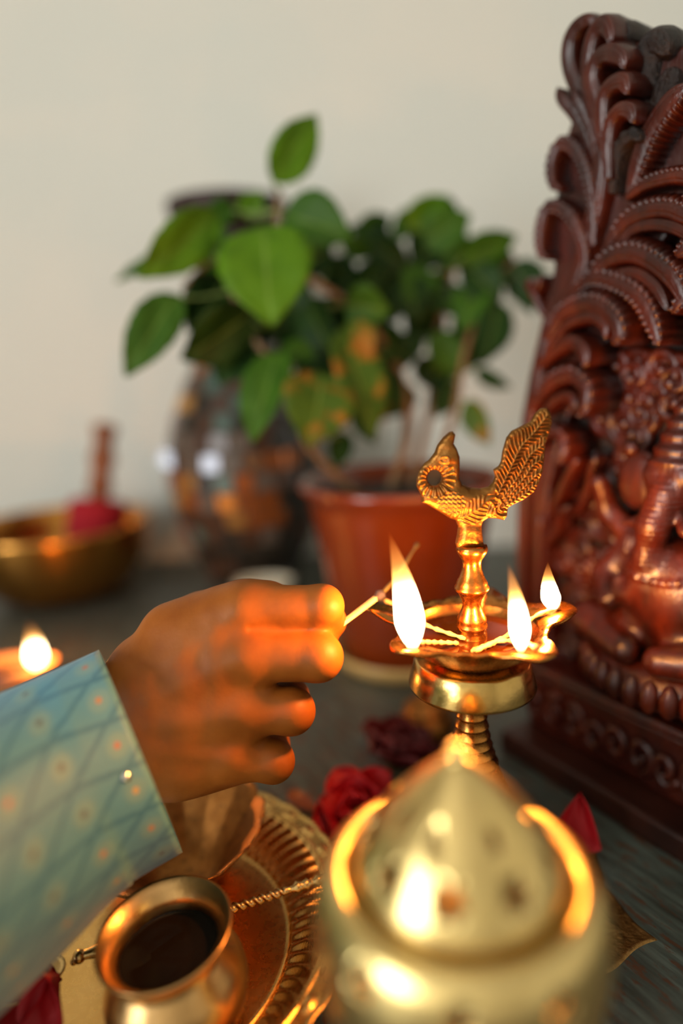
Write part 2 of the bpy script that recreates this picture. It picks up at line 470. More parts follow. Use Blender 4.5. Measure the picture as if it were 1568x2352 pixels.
m.box((-1.59, wy0, wz0), (-1.52, wy0 + 0.05, wz1)); m.box((-1.59, wy1 - 0.05, wz0), (-1.52, wy1, wz1))
m.box((-1.59, wy0, wz0), (-1.52, wy1, wz0 + 0.05)); m.box((-1.59, wy0, wz1 - 0.05), (-1.52, wy1, wz1))
m.box((-1.57, -1.12, wz0), (-1.54, -1.08, wz1))
tag(m.build('window_1', 'window_white', None, False), kind='structure')

# ------------------------------------------------------------------ table
table = tag(empty('table', (0, 0.2, -0.72)), 'worn blue-grey painted wooden table carrying all the brassware', 'table')
def rel(o, root):
    o.parent = root; o.matrix_parent_inverse = root.matrix_world.inverted(); return o
def world_child(o, root):
    """parent a mesh whose vertices are in world space"""
    o.parent = root
    o.matrix_parent_inverse = Matrix.LocRotScale(root.location, root.rotation_euler, None).inverted()
    return o
m = MB(); m.box((-0.75, -0.12, -0.035), (0.75, 0.90, 0.0))
world_child(m.build('tabletop', 'painted_wood', None, False), table)
for sx in (-0.70, 0.64):
    for sy in (-0.08, 0.80):
        m = MB(); m.box((sx, sy, -0.72), (sx + 0.06, sy + 0.06, -0.035))
        world_child(m.build('leg', 'painted_wood', None, False), table)
# engraved brass mandala let into the tabletop
def inlay():
    cx, cy = 0.0565, 0.2762; n, mr = 360, 70; v = []; f = []
    for j in range(n):
        a = 2 * PI * j / n; q = ((a + math.radians(21)) / (PI / 4) + 0.5) % 1.0 - 0.5   # -0.5..0.5 inside a lobe
        s = 1 - 2 * abs(q)
        R = 0.066 + 0.009 * s ** 0.7 + 0.009 * s ** 5
        for i in range(mr + 1):
            t = i / mr; r = R * t; z = 0.0004
            if t > 0.97: z += 0.0006
            elif t > 0.84: z += 0.0004 + 0.0005 * math.sin(a * 150 + t * 60)
            elif t > 0.80: z += 0.0008
            elif t > 0.30:
                pet = abs(q) - 0.42 * math.sin(PI * (t - 0.30) / 0.5) ** 0.8
                z += 0.0008 * math.exp(-(pet * 14) ** 2) + 0.0006 * math.exp(-((abs(q) - 0.24 * math.sin(PI * (t - 0.30) / 0.5)) * 16) ** 2)
                z += 0.0003 * math.sin(t * 120 + abs(q) * 30)
            else: z += 0.0005 * abs(math.sin(t * 40))
            v.append((cx + r * math.cos(a), cy + r * math.sin(a), z if i < mr else 0.0))
    for j in range(n):
        for i in range(mr):
            a = j * (mr + 1) + i; b = ((j + 1) % n) * (mr + 1) + i
            f.append((a, a + 1, b + 1, b))
    o = world_child(mesh_obj('engraved_inlay', v, f, BR_INLAY), table)
    o['label'] = 'engraved aged brass inlay with pointed lotus lobes'
inlay()

# ------------------------------------------------------------------ peacock oil lamp
LX, LY, ZD = 0.0565, 0.2762, 0.143
lamp = tag(empty('oil_lamp', (LX, LY, 0)), 'tall brass oil lamp topped by a bird, five-beaked dish with burning wicks', 'oil lamp')
BEAKS = [math.radians(a) for a in (70, 149, 217, 300, 12)]
BLEN = [0.013, 0.021, 0.0135, 0.0135, 0.0185]
def lip(a):
    s = 0
    for b, L in zip(BEAKS, BLEN):
        d = (a - b + PI) % (2 * PI) - PI
        s = max(s, L * math.exp(-(abs(d) / 0.30) ** 2.2))
    return s
def dishfn(r, z, a):
    w = min(1, max(0, (r - 0.0290) / 0.0035)); l = lip(a)
    return r + w * l, z + w * (0.0010 + 0.10 * l) + 0.0004 * math.sin(a * 23) * w
m = MB()
m.lathe([(0.010, -0.0135), (0.020, -0.0125), (0.027, -0.008), (0.0305, -0.0025), (0.0325, -0.0008), (0.0333, 0.0002), (0.0325, 0.0012), (0.0305, 0.0008), (0.0292, 0.0004), (0.0288, -0.0006), (0.0280, -0.003), (0.0245, -0.0065), (0.018, -0.0080), (0.0, -0.0082)], 240, dishfn)
o = m.build('dish', BR_LAMP, lamp); o.location = (0, 0, ZD)
m = MB(); m.lathe([(0.0, 0.0), (0.0268, 0.0)], 48)
m.lathe([(0.0, 0.0), (0.01, 0.00001)], 8)
o = m.build('oil', 'lamp_oil', lamp); o.location = (0, 0, ZD - 0.0042)
# drum under the dish
m = MB(); m.lathe([(0.006, 0.1160), (0.0275, 0.1150), (0.0288, 0.1156), (0.0289, 0.1168), (0.0272, 0.1225), (0.0262, 0.1278), (0.0250, 0.1290), (0.008, 0.1296)], 96)
m.build('drip_drum', BR_DRUM, lamp)
# ringed stem and foot
prof = [(0.0, 0.1170), (0.0064, 0.1165)]
zs = [0.1150, 0.1095, 0.1040, 0.0988, 0.0938, 0.0890, 0.0845, 0.0800, 0.0755]
rs = [0.0064, 0.0062, 0.0063, 0.0068, 0.0075, 0.0083, 0.0093, 0.0105, 0.0120]
for i in range(len(zs) - 1):
    prof += [(rs[i], zs[i]), (rs[i] * 0.97 + 0.0001, zs[i] - 0.0006), (rs[i + 1] + 0.0002, zs[i + 1] + 0.0010), (rs[i + 1] + 0.0005, zs[i + 1] + 0.0004)]
prof += [(0.0120, 0.0745)]
m = MB(); m.lathe(prof, 64); m.build('stem', BR_LAMP, lamp)
m = MB(); m.lathe([(0.0, 0.0745), (0.0120, 0.0745), (0.0140, 0.0690), (0.0190, 0.0560), (0.0250, 0.0430), (0.0290, 0.0330), (0.0305, 0.0280), (0.0330, 0.0270), (0.0340, 0.0230), (0.0330, 0.0190), (0.0360, 0.0160), (0.0385, 0.0080), (0.0390, 0.0030), (0.0390, 0.0015), (0.0, 0.0015)], 80)
m.build('foot', BR_LAMP, lamp)
# turned column above the dish
def lz(y): return 0.1815 + (1251 - y) * 0.0002043
col = [(1478, 0), (1478, 42), (1468, 40), (1462, 36), (1450, 34.5), (1444, 33), (1440, 35.5), (1434, 36), (1430, 33), (1424, 34), (1417, 33), (1405, 27), (1392, 22), (1384, 21), (1374, 23), (1364, 29), (1358, 32), (1354, 37), (1350, 39.5), (1346, 39.5), (1342, 36), (1336, 35.5), (1328, 31), (1318, 26.5), (1306, 22.5), (1293, 20.8), (1284, 22.5), (1276, 28), (1268, 33), (1262, 35.5), (1256, 34.5), (1252, 33.5), (1251, 0)]
m = MB(); m.lathe([(h * 0.000194, lz(y)) for y, h in col], 64); m.build('column', BR_LAMP, lamp)

def bird():
    C = [(660,200),(680,225),(668,285),(690,320),(710,380),(710,450),(705,520),(725,565),(780,590),(850,600),(905,590),(935,560),(950,520),(938,475),(975,450),(990,420),(1000,350),(1025,260),(1060,215),(1130,185),(1190,155),(1215,110),(1250,75),(1290,72),(1320,110),(1330,170),(1315,240),(1290,310),(1285,400),(1275,500),(1250,580),(1220,640),(1150,690),(1070,725),(1040,745),(1035,800),(1015,830),(960,815),(900,810),(870,830),(858,860),(860,900),(870,980),(876,1000),(866,1018),(688,1014),(678,980),(690,920),(697,860),(680,815),(640,800),(560,745),(490,700),(445,680),(447,640),(430,600),(412,560),(415,510),(435,455),(470,410),(500,390),(540,340),(560,290),(600,240),(640,205)]
    poly = np.array(C, float) / 3.0154 + np.array([820, 920])
    hole = np.array([820 + 535 / 3.0154, 920 + 510 / 3.0154]); hr = np.array([16, 17.5])
    st = 1.25
    xs = np.arange(948, 1272, st); ys = np.arange(936, 1264, st); zs_ = np.arange(-38, 38.1, st)
    X, Y = np.meshgrid(xs, ys, indexing='ij')
    d = np.full(X.shape, 1e9); ins = np.zeros(X.shape, bool)
    for i in range(len(poly)):
        a = poly[i]; b = poly[(i + 1) % len(poly)]; e = b - a
        t = np.clip(((X - a[0]) * e[0] + (Y - a[1]) * e[1]) / (e @ e), 0, 1)
        d = np.minimum(d, np.hypot(X - a[0] - t * e[0], Y - a[1] - t * e[1]))
        cr = ((a[1] > Y) != (b[1] > Y)); ins ^= cr & (X < (b[0] - a[0]) * (Y - a[1]) / (b[1] - a[1] + 1e-12) + a[0])
    sd = np.where(ins, d, -d)
    q = np.hypot((X - hole[0]) / hr[0], (Y - hole[1]) / hr[1])
    sd = np.minimum(sd, (q - 1) * 16.5)
    cx = lambda x: 820 + x / 3.0154
    cy = lambda y: 920 + y / 3.0154
    def g(x, y, sx, sy): return np.exp(-((X - cx(x)) / sx) ** 2 - ((Y - cy(y)) / sy) ** 2)
    T = 10 + 13 * g(680, 650, 60, 40) + 8 * g(780, 700, 60, 35) + 8 * g(640, 390, 28, 34) + 14 * g(775, 930, 40, 50)
    Rr = 8 + 14 * g(720, 660, 75, 45) + 8 * g(640, 390, 30, 40) + 12 * g(775, 930, 40, 60)
    t = np.clip(sd / Rr, 0, 1)
    h = np.where(sd > 0, T * np.sqrt(1 - (1 - t) ** 2 + 1e-9), sd)
    rel_ = np.zeros(X.shape)
    def feather(path, wid, freq, amp):
        P_ = spline([(cx(a), cy(b)) for a, b in path], 60)
        best = np.full(X.shape, 1e9); s = np.zeros(X.shape)
        L = 0
        for i in range(len(P_) - 1):
            a, b = P_[i], P_[i + 1]; e = b - a; le = np.hypot(*e)
            u = np.clip(((X - a[0]) * e[0] + (Y - a[1]) * e[1]) / (le * le), 0, 1)
            dd = np.hypot(X - a[0] - u * e[0], Y - a[1] - u * e[1])
            mm = dd < best; best = np.where(mm, dd, best); s = np.where(mm, L + u * le, s); L += le
        w = np.clip(1 - best / wid, 0, 1)
        return best, np.where(best < wid, amp * np.exp(-(best / 2.6) ** 2) + amp * 0.9 * np.sin((s - best * 0.75) * freq) * np.clip(best / 4, 0, 1), 0), w
    fts = [feather([(960, 640), (1040, 480), (1110, 330), (1200, 230), (1290, 110)], 34, 0.62, 3.4),
           feather([(1000, 660), (1100, 520), (1180, 380), (1285, 300)], 26, 0.66, 3.2),
           feather([(1010, 680), (1120, 560), (1200, 450), (1275, 405)], 24, 0.66, 3.2),
           feather([(1020, 700), (1130, 610), (1220, 520), (1270, 500)], 24, 0.66, 3.2),
           feather([(1000, 730), (1110, 670), (1200, 600), (1250, 570)], 24, 0.66, 3.2)]
    B = np.stack([f_[0] for f_ in fts]); k_ = B.argmin(0); V = np.stack([f_[1] for f_ in fts])
    tail = np.take_along_axis(V, k_[None], 0)[0] * (X > cx(945))
    rel_ += tail
    # wing, scaly breast, neck and trunk-like beak rings
    b1, r1, w1 = feather([(700, 790), (800, 740), (900, 680), (960, 760)], 26, 0.55, 2.0)
    sc_ = (np.sin(X * 0.62) * np.sin(Y * 0.62 + (np.floor(X * 0.62 / PI) % 2) * PI / 2)) * 2.0
    breast = g(640, 680, 30, 26)
    rel_ += np.where(breast > 0.35, sc_, 0) + np.where((breast <= 0.35) & (X < cx(960)) & (Y > cy(640)) & (Y < cy(830)), r1, 0)
    ang = np.arctan2(Y - hole[1], X - hole[0]); rad = np.hypot(X - hole[0], Y - hole[1])
    ringm = (rad < 46) & (X < cx(720)) & (Y > cy(430)) & (Y < cy(640))
    rel_ += np.where(ringm, 2.4 * np.sin(ang * 17), 0)
    e_ = np.hypot((X - cx(600)) / 10, (Y - cy(385)) / 7)
    rel_ += 2.5 * np.exp(-((e_ - 1) * 3.5) ** 2) + 2.0 * np.exp(-(e_ * 2.2) ** 2)
    rel_ += 1.0 * np.sin(X * 0.09 + Y * 0.13) * np.sin(X * 0.15 - Y * 0.11)
    h = h + np.where(sd > 2, rel_ * np.clip((sd - 2) / 5, 0, 1), 0)
    Z = zs_[None, None, :]
    F = (np.abs(Z) - h[:, :, None]).astype(np.float32)
    Vt, Fc = surface_nets(F, (0, 0, 0), 1.0)
    px = 948 + Vt[:, 0] * st; py = 936 + Vt[:, 1] * st; pz = -38 + Vt[:, 2] * st
    out = np.zeros_like(Vt)
    s = 0.0001895
    out[:, 0] = (px - 1083) * s - 0.0003 * (py - 1251) / 100 * 0; out[:, 2] = 0.1815 + (1251 - py) * s; out[:, 1] = -pz * s
    return mesh_obj('bird_finial', out, Fc[:, ::-1], BR_BIRD, lamp)
bird()

def flame(base, tip, width, parent, bend=0.0, wick_light=FLAME_W):
    base = Vector(base); tip = Vector(tip)
    ax = tip - base; L = ax.length; side = Vector((1, 0, 0))
    n = 26; pts = []; rad = []
    for i in range(n):
        t = i / (n - 1)
        pts.append(base + ax * t + side * bend * L * math.sin(PI * t))
        r = math.sin(PI * min(1, t * 2.9 + 0.16) / 2) * (1 - max(0, (t - 0.24) / 0.76) ** 1.4)
        rad.append(max(0.0002, width / 2 * r))
    m = MB(); m.tube([p - Vector(parent.location) for p in pts], rad, 20)
    m.build('flame', 'flame', parent, uv=True)
    l = bpy.data.lights.new('flame_light', 'POINT'); l.energy = wick_light; l.color = (1.0, 0.36, 0.065); l.shadow_soft_size = 0.004
    lo = bpy.data.objects.new('flame_light', l); COL.objects.link(lo); lo.parent = parent
    lo.location = (base + ax * 0.36) - Vector(parent.location)
def wick(pts, parent, burnt=True, r=0.0013):
    P_ = spline([tuple(Vector(p) - Vector(parent.location)) for p in pts], 24)
    m = MB(); m.tube(P_, [r * (0.75 + 0.25 * math.sin(i * 2.1)) if i else r * 0.5 for i in range(24)], 8, fn=lambda t, a: 1 + 0.12 * math.sin(a * 3 + t * 60))
    o = m.build('wick', 'cotton_wick', parent)
    if burnt:
        m = MB(); m.tube([P_[-1] + (P_[-2] - P_[-1]) * 0.5, P_[-1], P_[-1] + np.array([0.0004, 0, 0.0016])], [r * 0.95, r * 0.9, r * 0.4], 8)
        b = m.build('burnt_tip', 'burnt_cotton', o)
def on_beak(i, rr, dz=0.0):
    a = BEAKS[i]; return Vector((LX + rr * math.cos(a), LY + rr * math.sin(a), ZD + dz))
# wicks: front-left, front-right, right, left (being lit)
wick([(LX - 0.008, LY - 0.010, ZD - 0.003), (LX - 0.018, LY - 0.014, ZD - 0.0005), on_beak(2, 0.036, 0.0035), on_beak(2, 0.0405, 0.0042)], lamp)
wick([(LX - 0.004, LY - 0.019, ZD - 0.003), (LX + 0.010, LY - 0.013, ZD - 0.0015), (LX + 0.0170, LY - 0.0245, ZD + 0.0022), on_beak(3, 0.0385, 0.0038)], lamp)
wick([(LX - 0.003, LY - 0.022, ZD - 0.0015), (LX + 0.014, LY - 0.008, ZD - 0.0012), (LX + 0.030, LY + 0.004, ZD + 0.0022), on_beak(4, 0.043, 0.0045)], lamp)
wick([(LX - 0.004, LY - 0.006, ZD - 0.003), (LX - 0.020, LY + 0.006, ZD - 0.0005), on_beak(1, 0.034, 0.0030), on_beak(1, 0.0445, 0.0065)], lamp)
wick([(LX + 0.003, LY + 0.012, ZD - 0.003), (LX + 0.008, LY + 0.022, ZD - 0.001), on_beak(0, 0.034, 0.003), on_beak(0, 0.040, 0.004)], lamp, True)
for (bx, by), (tx, ty), w, i, rr, bd in [((948, 1492), (893, 1222), 70, 2, 0.0400, 0.03), ((1196, 1497), (1166, 1292), 48, 3, 0.0370, 0.03), ((1272, 1402), (1258, 1290), 44, 4, 0.0425, -0.04)]:
    b = on_beak(i, rr, 0.0040)
    s = (b - CPOS).length / FPX
    t = at_y(tx, ty, b.y + 0.001); b2 = at_y(bx, by, b.y)
    flame(b2, t, w * (RM.transposed() @ (b - CPOS)).z * -1 / FPX, lamp, bd)

# ------------------------------------------------------------------ hand and sleeve
HD = 0.277
HS = HD / FPX
HC = at_depth(520, 1600, HD)
def hand_pt(x, y, z): return HC + RM @ Vector(((x - 520) * HS, -(y - 1600) * HS, z * HS))
person = tag(empty('person', tuple(hand_pt(300, 1720, -120))), 'right hand in a pale blue brocade sleeve, fist pinching a matchstick', 'person')

def build_hand():
    st = 4.2
    X = grid((60, 1290, -330), (840, 1960, 90), st)
    def chain(pts, rads, k=14):
        f = None
        for i in range(len(pts) - 1):
            s = sd_cone(X, pts[i], pts[i + 1], rads[i], rads[i + 1])
            f = s if f is None else smin(f, s, k)
        return f
    # metacarpal block
    palm = sd_cone(X, (300, 1580, -75), (545, 1425, -70), 82, 56)
    palm = smin(palm, sd_cone(X, (310, 1640, -68), (555, 1520, -52), 84, 60), 45)
    palm = smin(palm, sd_cone(X, (330, 1700, -72), (540, 1640, -62), 84, 56), 45)
    palm = smin(palm, sd_cone(X, (355, 1755, -85), (520, 1745, -80), 84, 54), 45)
    for chn, rr_ in (([(555, 1412, -72), (572, 1518, -58), (560, 1640, -66), (530, 1764, -84)], 54), ([(490, 1430, -76), (500, 1525, -60), (490, 1645, -66), (470, 1768, -86)], 62), ([(420, 1475, -85), (420, 1560, -66), (415, 1660, -66), (410, 1778, -86)], 70)):
        for i in range(3): palm = smin(palm, sd_cone(X, chn[i], chn[i + 1], rr_, rr_), 30)
    # flesh of the palm, heel and thumb base
    palm = smin(palm, sd_ell(X, (450, 1600, -160), (150, 175, 85)), 60)
    palm = smin(palm, sd_cone(X, (380, 1800, -120), (535, 1790, -145), 86, 62), 50)
    palm = smin(palm, sd_cone(X, (300, 1560, -130), (545, 1418, -135), 78, 66), 55)
    # top of the hand between thumb and index
    palm = smin(palm, sd_cone(X, (360, 1470, -110), (610, 1400, -110), 66, 52), 40)
    # wrist and forearm
    wr = sd_cone(X, (335, 1640, -95), (150, 1775, -80), 118, 112, (2, 0.78))
    wr = smin(wr, sd_cone(X, (335, 1725, -95), (175, 1850, -80), 100, 100, (2, 0.78)), 40)
    f = smin(palm, wr, 60)
    # fingers: knuckle -> first joint -> second joint -> tip
    idx = chain([(545, 1408, -68), (738, 1400, -58), (752, 1452, -150), (700, 1462, -205)], [56, 50, 42, 36])
    mid = chain([(555, 1518, -50), (728, 1518, -42), (725, 1528, -165), (610, 1528, -215)], [60, 58, 48, 42])
    rng = chain([(540, 1646, -60), (664, 1652, -62), (652, 1650, -180), (550, 1642, -225)], [57, 55, 46, 40])
    lit = chain([(515, 1764, -80), (618, 1782, -88), (606, 1774, -185), (520, 1758, -225)], [54, 50, 42, 36])
    th = chain([(430, 1440, -170), (590, 1420, -205), (690, 1425, -190), (748, 1432, -165)], [60, 50, 44, 34])
    fing = smin(idx, mid, 26); fing = smin(fing, rng, 9); fing = smin(fing, lit, 9); fing = smin(fing, th, 9)
    fing = smin(fing, sd_cone(X, (600, 1462, -96), (722, 1460, -100), 34, 30), 8)
    f = smin(f, fing, 26)
    # knuckle bumps, tendon ridges, creases
    for (x, y, z, r, a) in [(545, 1400, -30, 30, 7), (558, 1510, -10, 32, 8), (545, 1640, -18, 30, 8), (520, 1748, -40, 28, 8), (742, 1392, -20, 24, 5), (735, 1505, -5, 26, 4), (675, 1635, -20, 24, 4), (625, 1760, -45, 22, 4)]:
        f -= a * np.exp(-((X - np.array([x, y, z], np.float32)) ** 2).sum(-1) / (r * r))
    for a_, b_ in [((350, 1600, 10), (555, 1512, 12)), ((360, 1660, 8), (545, 1640, 0)), ((375, 1720, 0), (520, 1748, -20)), ((345, 1555, -5), (545, 1410, -8))]:
        f -= 3.0 * np.exp(-(np.maximum(sd_cone(X, a_, b_, 0, 0), 0) / 20) ** 2)
    for a_, b_ in [((575, 1447, -14), (735, 1444, -4)), ((600, 1585, 0), (735, 1585, -10)), ((590, 1712, -10), (672, 1722, -30))]:
        f += 6.5 * np.exp(-(np.maximum(sd_cone(X, a_, b_, 0, 0), 0) / 13) ** 2)
    V, Fc = surface_nets(f.astype(np.float32), (60, 1290, -330), st)
    R_ = np.array(RM); D = np.stack([(V[:, 0] - 520) * HS, -(V[:, 1] - 1600) * HS, V[:, 2] * HS], 1)
    W = D @ R_.T + np.array(HC)
    o = mesh_obj('hand', W, Fc[:, ::-1], SKIN)
    mod = o.modifiers.new('smooth', 'SMOOTH'); mod.factor = 0.5; mod.iterations = 3
    return world_child(o, person)
hand = build_hand()
# thumb nail, facing away towards the lamp
def nail():
    v = []; f = []; n = 9
    for i in range(n):
        for j in range(n):
            a = (i / (n - 1) - 0.5) * 2; b = (j / (n - 1) - 0.5) * 2
            sq = math.sqrt(max(0, 1 - (a * b) ** 2 * 0.5))
            v.append(hand_pt(735 + 30 * b * sq, 1424 + 24 * a * sq, -203 + 8 * a * a + 5 * b * b + 8 * b))
    for i in range(n - 1):
        for j in range(n - 1): f.append((i * n + j, i * n + j + 1, (i + 1) * n + j + 1, (i + 1) * n + j))
    return mesh_obj('thumb_nail', v, f, plain('nail', (0.62, 0.36, 0.25), 0.3))
world_child(nail(), person)

def build_sleeve():
    n, rows = 96, 72
    cs = spline([(323, 1725, 0.278, 252, 0.032), (180, 1800, 0.262, 262, 0.036), (20, 1908, 0.240, 300, 0.040), (-190, 2055, 0.212, 345, 0.044), (-420, 2190, 0.192, 385, 0.046), (-800, 2410, 0.168, 450, 0.048)], rows)
    v = []; uv = []; f = []
    s_len = 0; prev = None
    for i, (x, y, d, hw, hd) in enumerate(cs):
        nx, ny = (0.382, 0.924) if i < 8 else (0.44, 0.90)
        ctr = at_depth(x, y, d)
        if prev is not None: s_len += (ctr - prev).length
        prev = ctr
        arc = 0; q0 = None
        for j in range(n + 1):
            a = 2 * PI * j / n
            fold = 1 + (0.012 * math.sin(a * 3 + i * 0.12) + 0.010 * math.sin(a * 5 - i * 0.21 + 1)) * min(1, i / 8)
            ca, sa = math.cos(a), math.sin(a)
            sq = lambda t, e: math.copysign(abs(t) ** e, t)
            q = at_depth(x + sq(ca, 0.9) * hw * fold * nx, y + sq(ca, 0.9) * hw * fold * ny, d - sq(sa, 0.9) * hd * fold)
            if q0 is not None: arc += (q - q0).length
            q0 = q
            li = -s_len / 0.022
            v.append(q); uv.append((li + 0.35, (-(arc - 0.055) - 0.0051 * li) / 0.0183))
    N = n + 1
    for i in range(rows - 1):
        for j in range(n): f.append((i * N + j, i * N + j + 1, (i + 1) * N + j + 1, (i + 1) * N + j))
    o = mesh_obj('sleeve', v, f, BROCADE, None, True, uv)
    o.data.materials.append(MATS['cuff_lining'])
    so = o.modifiers.new('thick', 'SOLIDIFY'); so.thickness = 0.0014; so.offset = -1; so.material_offset = 0
    world_child(o, person)
    return o
sleeve = build_sleeve()
from mathutils.bvhtree import BVHTree
bv = BVHTree.FromPolygons([v.co for v in sleeve.data.vertices], [tuple(p.vertices) for p in sleeve.data.polygons])
ray = (at_depth(289, 1785, 1.0) - CPOS).normalized()
hit, nor, _, _ = bv.ray_cast(CPOS, ray)
if hit is not None:
    if nor.dot(ray) > 0: nor = -nor
    m = MB(); m.lathe([(0.0, 0.0006), (0.0017, 0.0005), (0.0021, 0.0), (0.0, -0.0003)], 16)
    q = nor.to_track_quat('Z', 'Y').to_matrix()
    for i, p in enumerate(m.v): m.v[i] = tuple(hit + nor * 0.0002 + q @ Vector(p))
    sq_ = m.build('sequin', 'sequin_silver', None)
    sq_.parent = sleeve; sq_.matrix_parent_inverse = Matrix.Translation(person.location).inverted() @ Matrix.Identity(4)
    sq_.matrix_parent_inverse = Matrix.Identity(4)

# matchstick held in the fist
def match():
    e = at_depth(797, 1424, 0.302)
    h = on_beak(1, 0.0462, 0.0085)
    root = tag(empty('matchstick', tuple(e)), 'burning wooden matchstick between finger and thumb, touching the left wick', 'match')
    loc = Vector(e)
    d = (h - e).normalized()
    m = MB(); st = e - d * 0.012
    T = d; s1 = T.cross(Vector((0, 0, 1))).normalized() * 0.00095; s2 = T.cross(s1).normalized() * 0.00095
    v = []
    for p in (st, h - d * 0.003):
        for q in (s1 + s2, s1 - s2, -s1 - s2, -s1 + s2): v.append(p + q - loc)
    m.add(v, [(0, 1, 5, 4), (1, 2, 6, 5), (2, 3, 7, 6), (3, 0, 4, 7), (0, 3, 2, 1), (4, 5, 6, 7)])
    m.build('stick', 'match_wood', root, False)
    m = MB(); m.tube([h - d * 0.0035 - loc, h - d * 0.001 - loc, h + d * 0.0012 - loc, h + d * 0.0028 - loc], [0.0011, 0.0026, 0.0024, 0.0008], 10, fn=lambda t, a: 1 + 0.15 * math.sin(a * 4 + t * 9))
    m.build('match_head', 'charcoal', root)
    t = at_depth(958, 1250, 0.345)
    m = MB(); m.tube([tuple(Vector(p) - loc) for p in spline([tuple(h + d * 0.002), tuple(h.lerp(t, 0.45) + Vector((0, 0, -0.002))), tuple(t)], 14)], [0.0008 + 0.0003 * math.sin(i) for i in range(13)] + [0.0013], 8)
    m.build('charred_end', 'char_brown', root)
match()

# ------------------------------------------------------------------ covered brass lamp in the foreground
def apply_boolean(obj, cutter):
    cutter.parent = obj.parent
    bm = bmesh.new(); bm.from_mesh(obj.data); bmesh.ops.remove_doubles(bm, verts=bm.verts, dist=1e-6); bmesh.ops.dissolve_degenerate(bm, edges=bm.edges, dist=1e-7); bmesh.ops.recalc_face_normals(bm, faces=bm.faces); bm.to_mesh(obj.data); bm.free()
    md = obj.modifiers.new('holes', 'BOOLEAN'); md.object = cutter; md.operation = 'DIFFERENCE'; md.solver = 'EXACT'
    dg = bpy.context.evaluated_depsgraph_get()
    me = bpy.data.meshes.new_from_object(obj.evaluated_get(dg))
    obj.modifiers.clear(); obj.data = me
    bpy.data.objects.remove(cutter)
def star_cutter(spots, cz=0.0):
    """spots: (radius at spot, z, azimuth, size, points, slope angle)"""
    m = MB()
    for (r, z, az, size, pts, slope) in spots:
        N = Vector((math.cos(az) * math.cos(slope), math.sin(az) * math.cos(slope), math.sin(slope)))
        U = Vector((-math.sin(az), math.cos(az), 0)); V = N.cross(U)
        c = Vector((r * math.cos(az), r * math.sin(az), z)); v = []; n = pts * 8 if pts > 1 else 14
        for s_ in (-0.006, 0.006):
            for j in range(n):
                a = 2 * PI * j / n
                rr = size * (0.42 + 0.58 * abs(math.cos(a * pts / 2)) ** 1.3) if pts > 1 else size
                v.append(c + N * s_ + (U * math.cos(a) + V * math.sin(a)) * rr)
        f = [tuple(reversed(range(n))), tuple(range(n, 2 * n))] + [(j, (j + 1) % n, n + (j + 1) % n, n + j) for j in range(n)]
        m.add(v, f)
    o = m.build('cutter', 'soil', None, False)
    bm = bmesh.new(); bm.from_mesh(o.data); bmesh.ops.recalc_face_normals(bm, faces=bm.faces); bm.to_mesh(o.data); bm.free()
    return o
DX, DY = 0.0292, 0.1629
dome = tag(empty('covered_oil_lamp', (DX, DY, 0)), 'round brass lamp with a pierced pointed dome lid in the foreground', 'oil lamp')
prof = [(0.0, 0.0520), (0.012, 0.0525), (0.026, 0.0600), (0.0360, 0.0720), (0.0415, 0.0860), (0.0430, 0.0960), (0.0425, 0.1050), (0.0410, 0.1120), (0.0392, 0.1160), (0.0365, 0.1182), (0.0338, 0.1180), (0.0322, 0.1165), (0.0322, 0.1150), (0.0345, 0.1140), (0.0375, 0.1120), (0.0395, 0.1060), (0.0400, 0.0960), (0.0390, 0.0870), (0.0340, 0.0745), (0.025, 0.0635), (0.012, 0.0562), (0.0, 0.0555)]
m = MB(); m.lathe(prof, 96)
o = m.build('bowl', BR_DOME, dome)
ct = star_cutter([(0.0413, 0.1090, math.radians(-100 + i * 36), 0.0040, 6, 0.35) for i in range(10)])
apply_boolean(o, ct)
lp = [(0.0300, 0.1160), (0.0305, 0.1172), (0.0302, 0.1190), (0.0285, 0.1236), (0.0258, 0.1284), (0.0222, 0.1334), (0.0178, 0.1386), (0.0128, 0.1436), (0.0082, 0.1478), (0.0048, 0.1506), (0.0032, 0.1520)]
inner = [(max(r - 0.0012, 0.0008), z - 0.0006) for r, z in reversed(lp)]
inner = [(max(r - 0.0012, 0.0008), z - 0.0006) for r, z in reversed(lp)]
m = MB(); m.lathe([(0.0, 0.1520)] + [lp[-1]] + lp[::-1][1:] + inner[::-1] + [(0.0, 0.1510)], 96)
o = m.build('dome_lid', BR_DOME, dome)
sp_ = []
for i in range(7):
    sp_.append((0.0178, 0.1386, math.radians(-120 + i * 53), 0.0019, 1, 0.85))
for i in range(9):
    sp_.append((0.0262, 0.1278, math.radians(-105 + i * 40), 0.0048, 6, 0.55))
apply_boolean(o, star_cutter(sp_))
for p in o.data.polygons: p.use_smooth = True
m = MB(); m.lathe([(0.0, 0.1517), (0.0032, 0.1519), (0.0026, 0.1526), (0.0022, 0.1533), (0.0028, 0.1541), (0.0028, 0.1551), (0.0020, 0.1560), (0.0, 0.1566)], 32)
m.build('finial', BR_DOME, dome)
m = MB(); m.lathe([(0.0, 0.0003), (0.034, 0.0003), (0.036, 0.004), (0.034, 0.008), (0.024, 0.014), (0.014, 0.024), (0.011, 0.034), (0.013, 0.042), (0.018, 0.049), (0.022, 0.0545), (0.0, 0.0545)], 64)
m.build('pedestal', BR_DOME, dome)

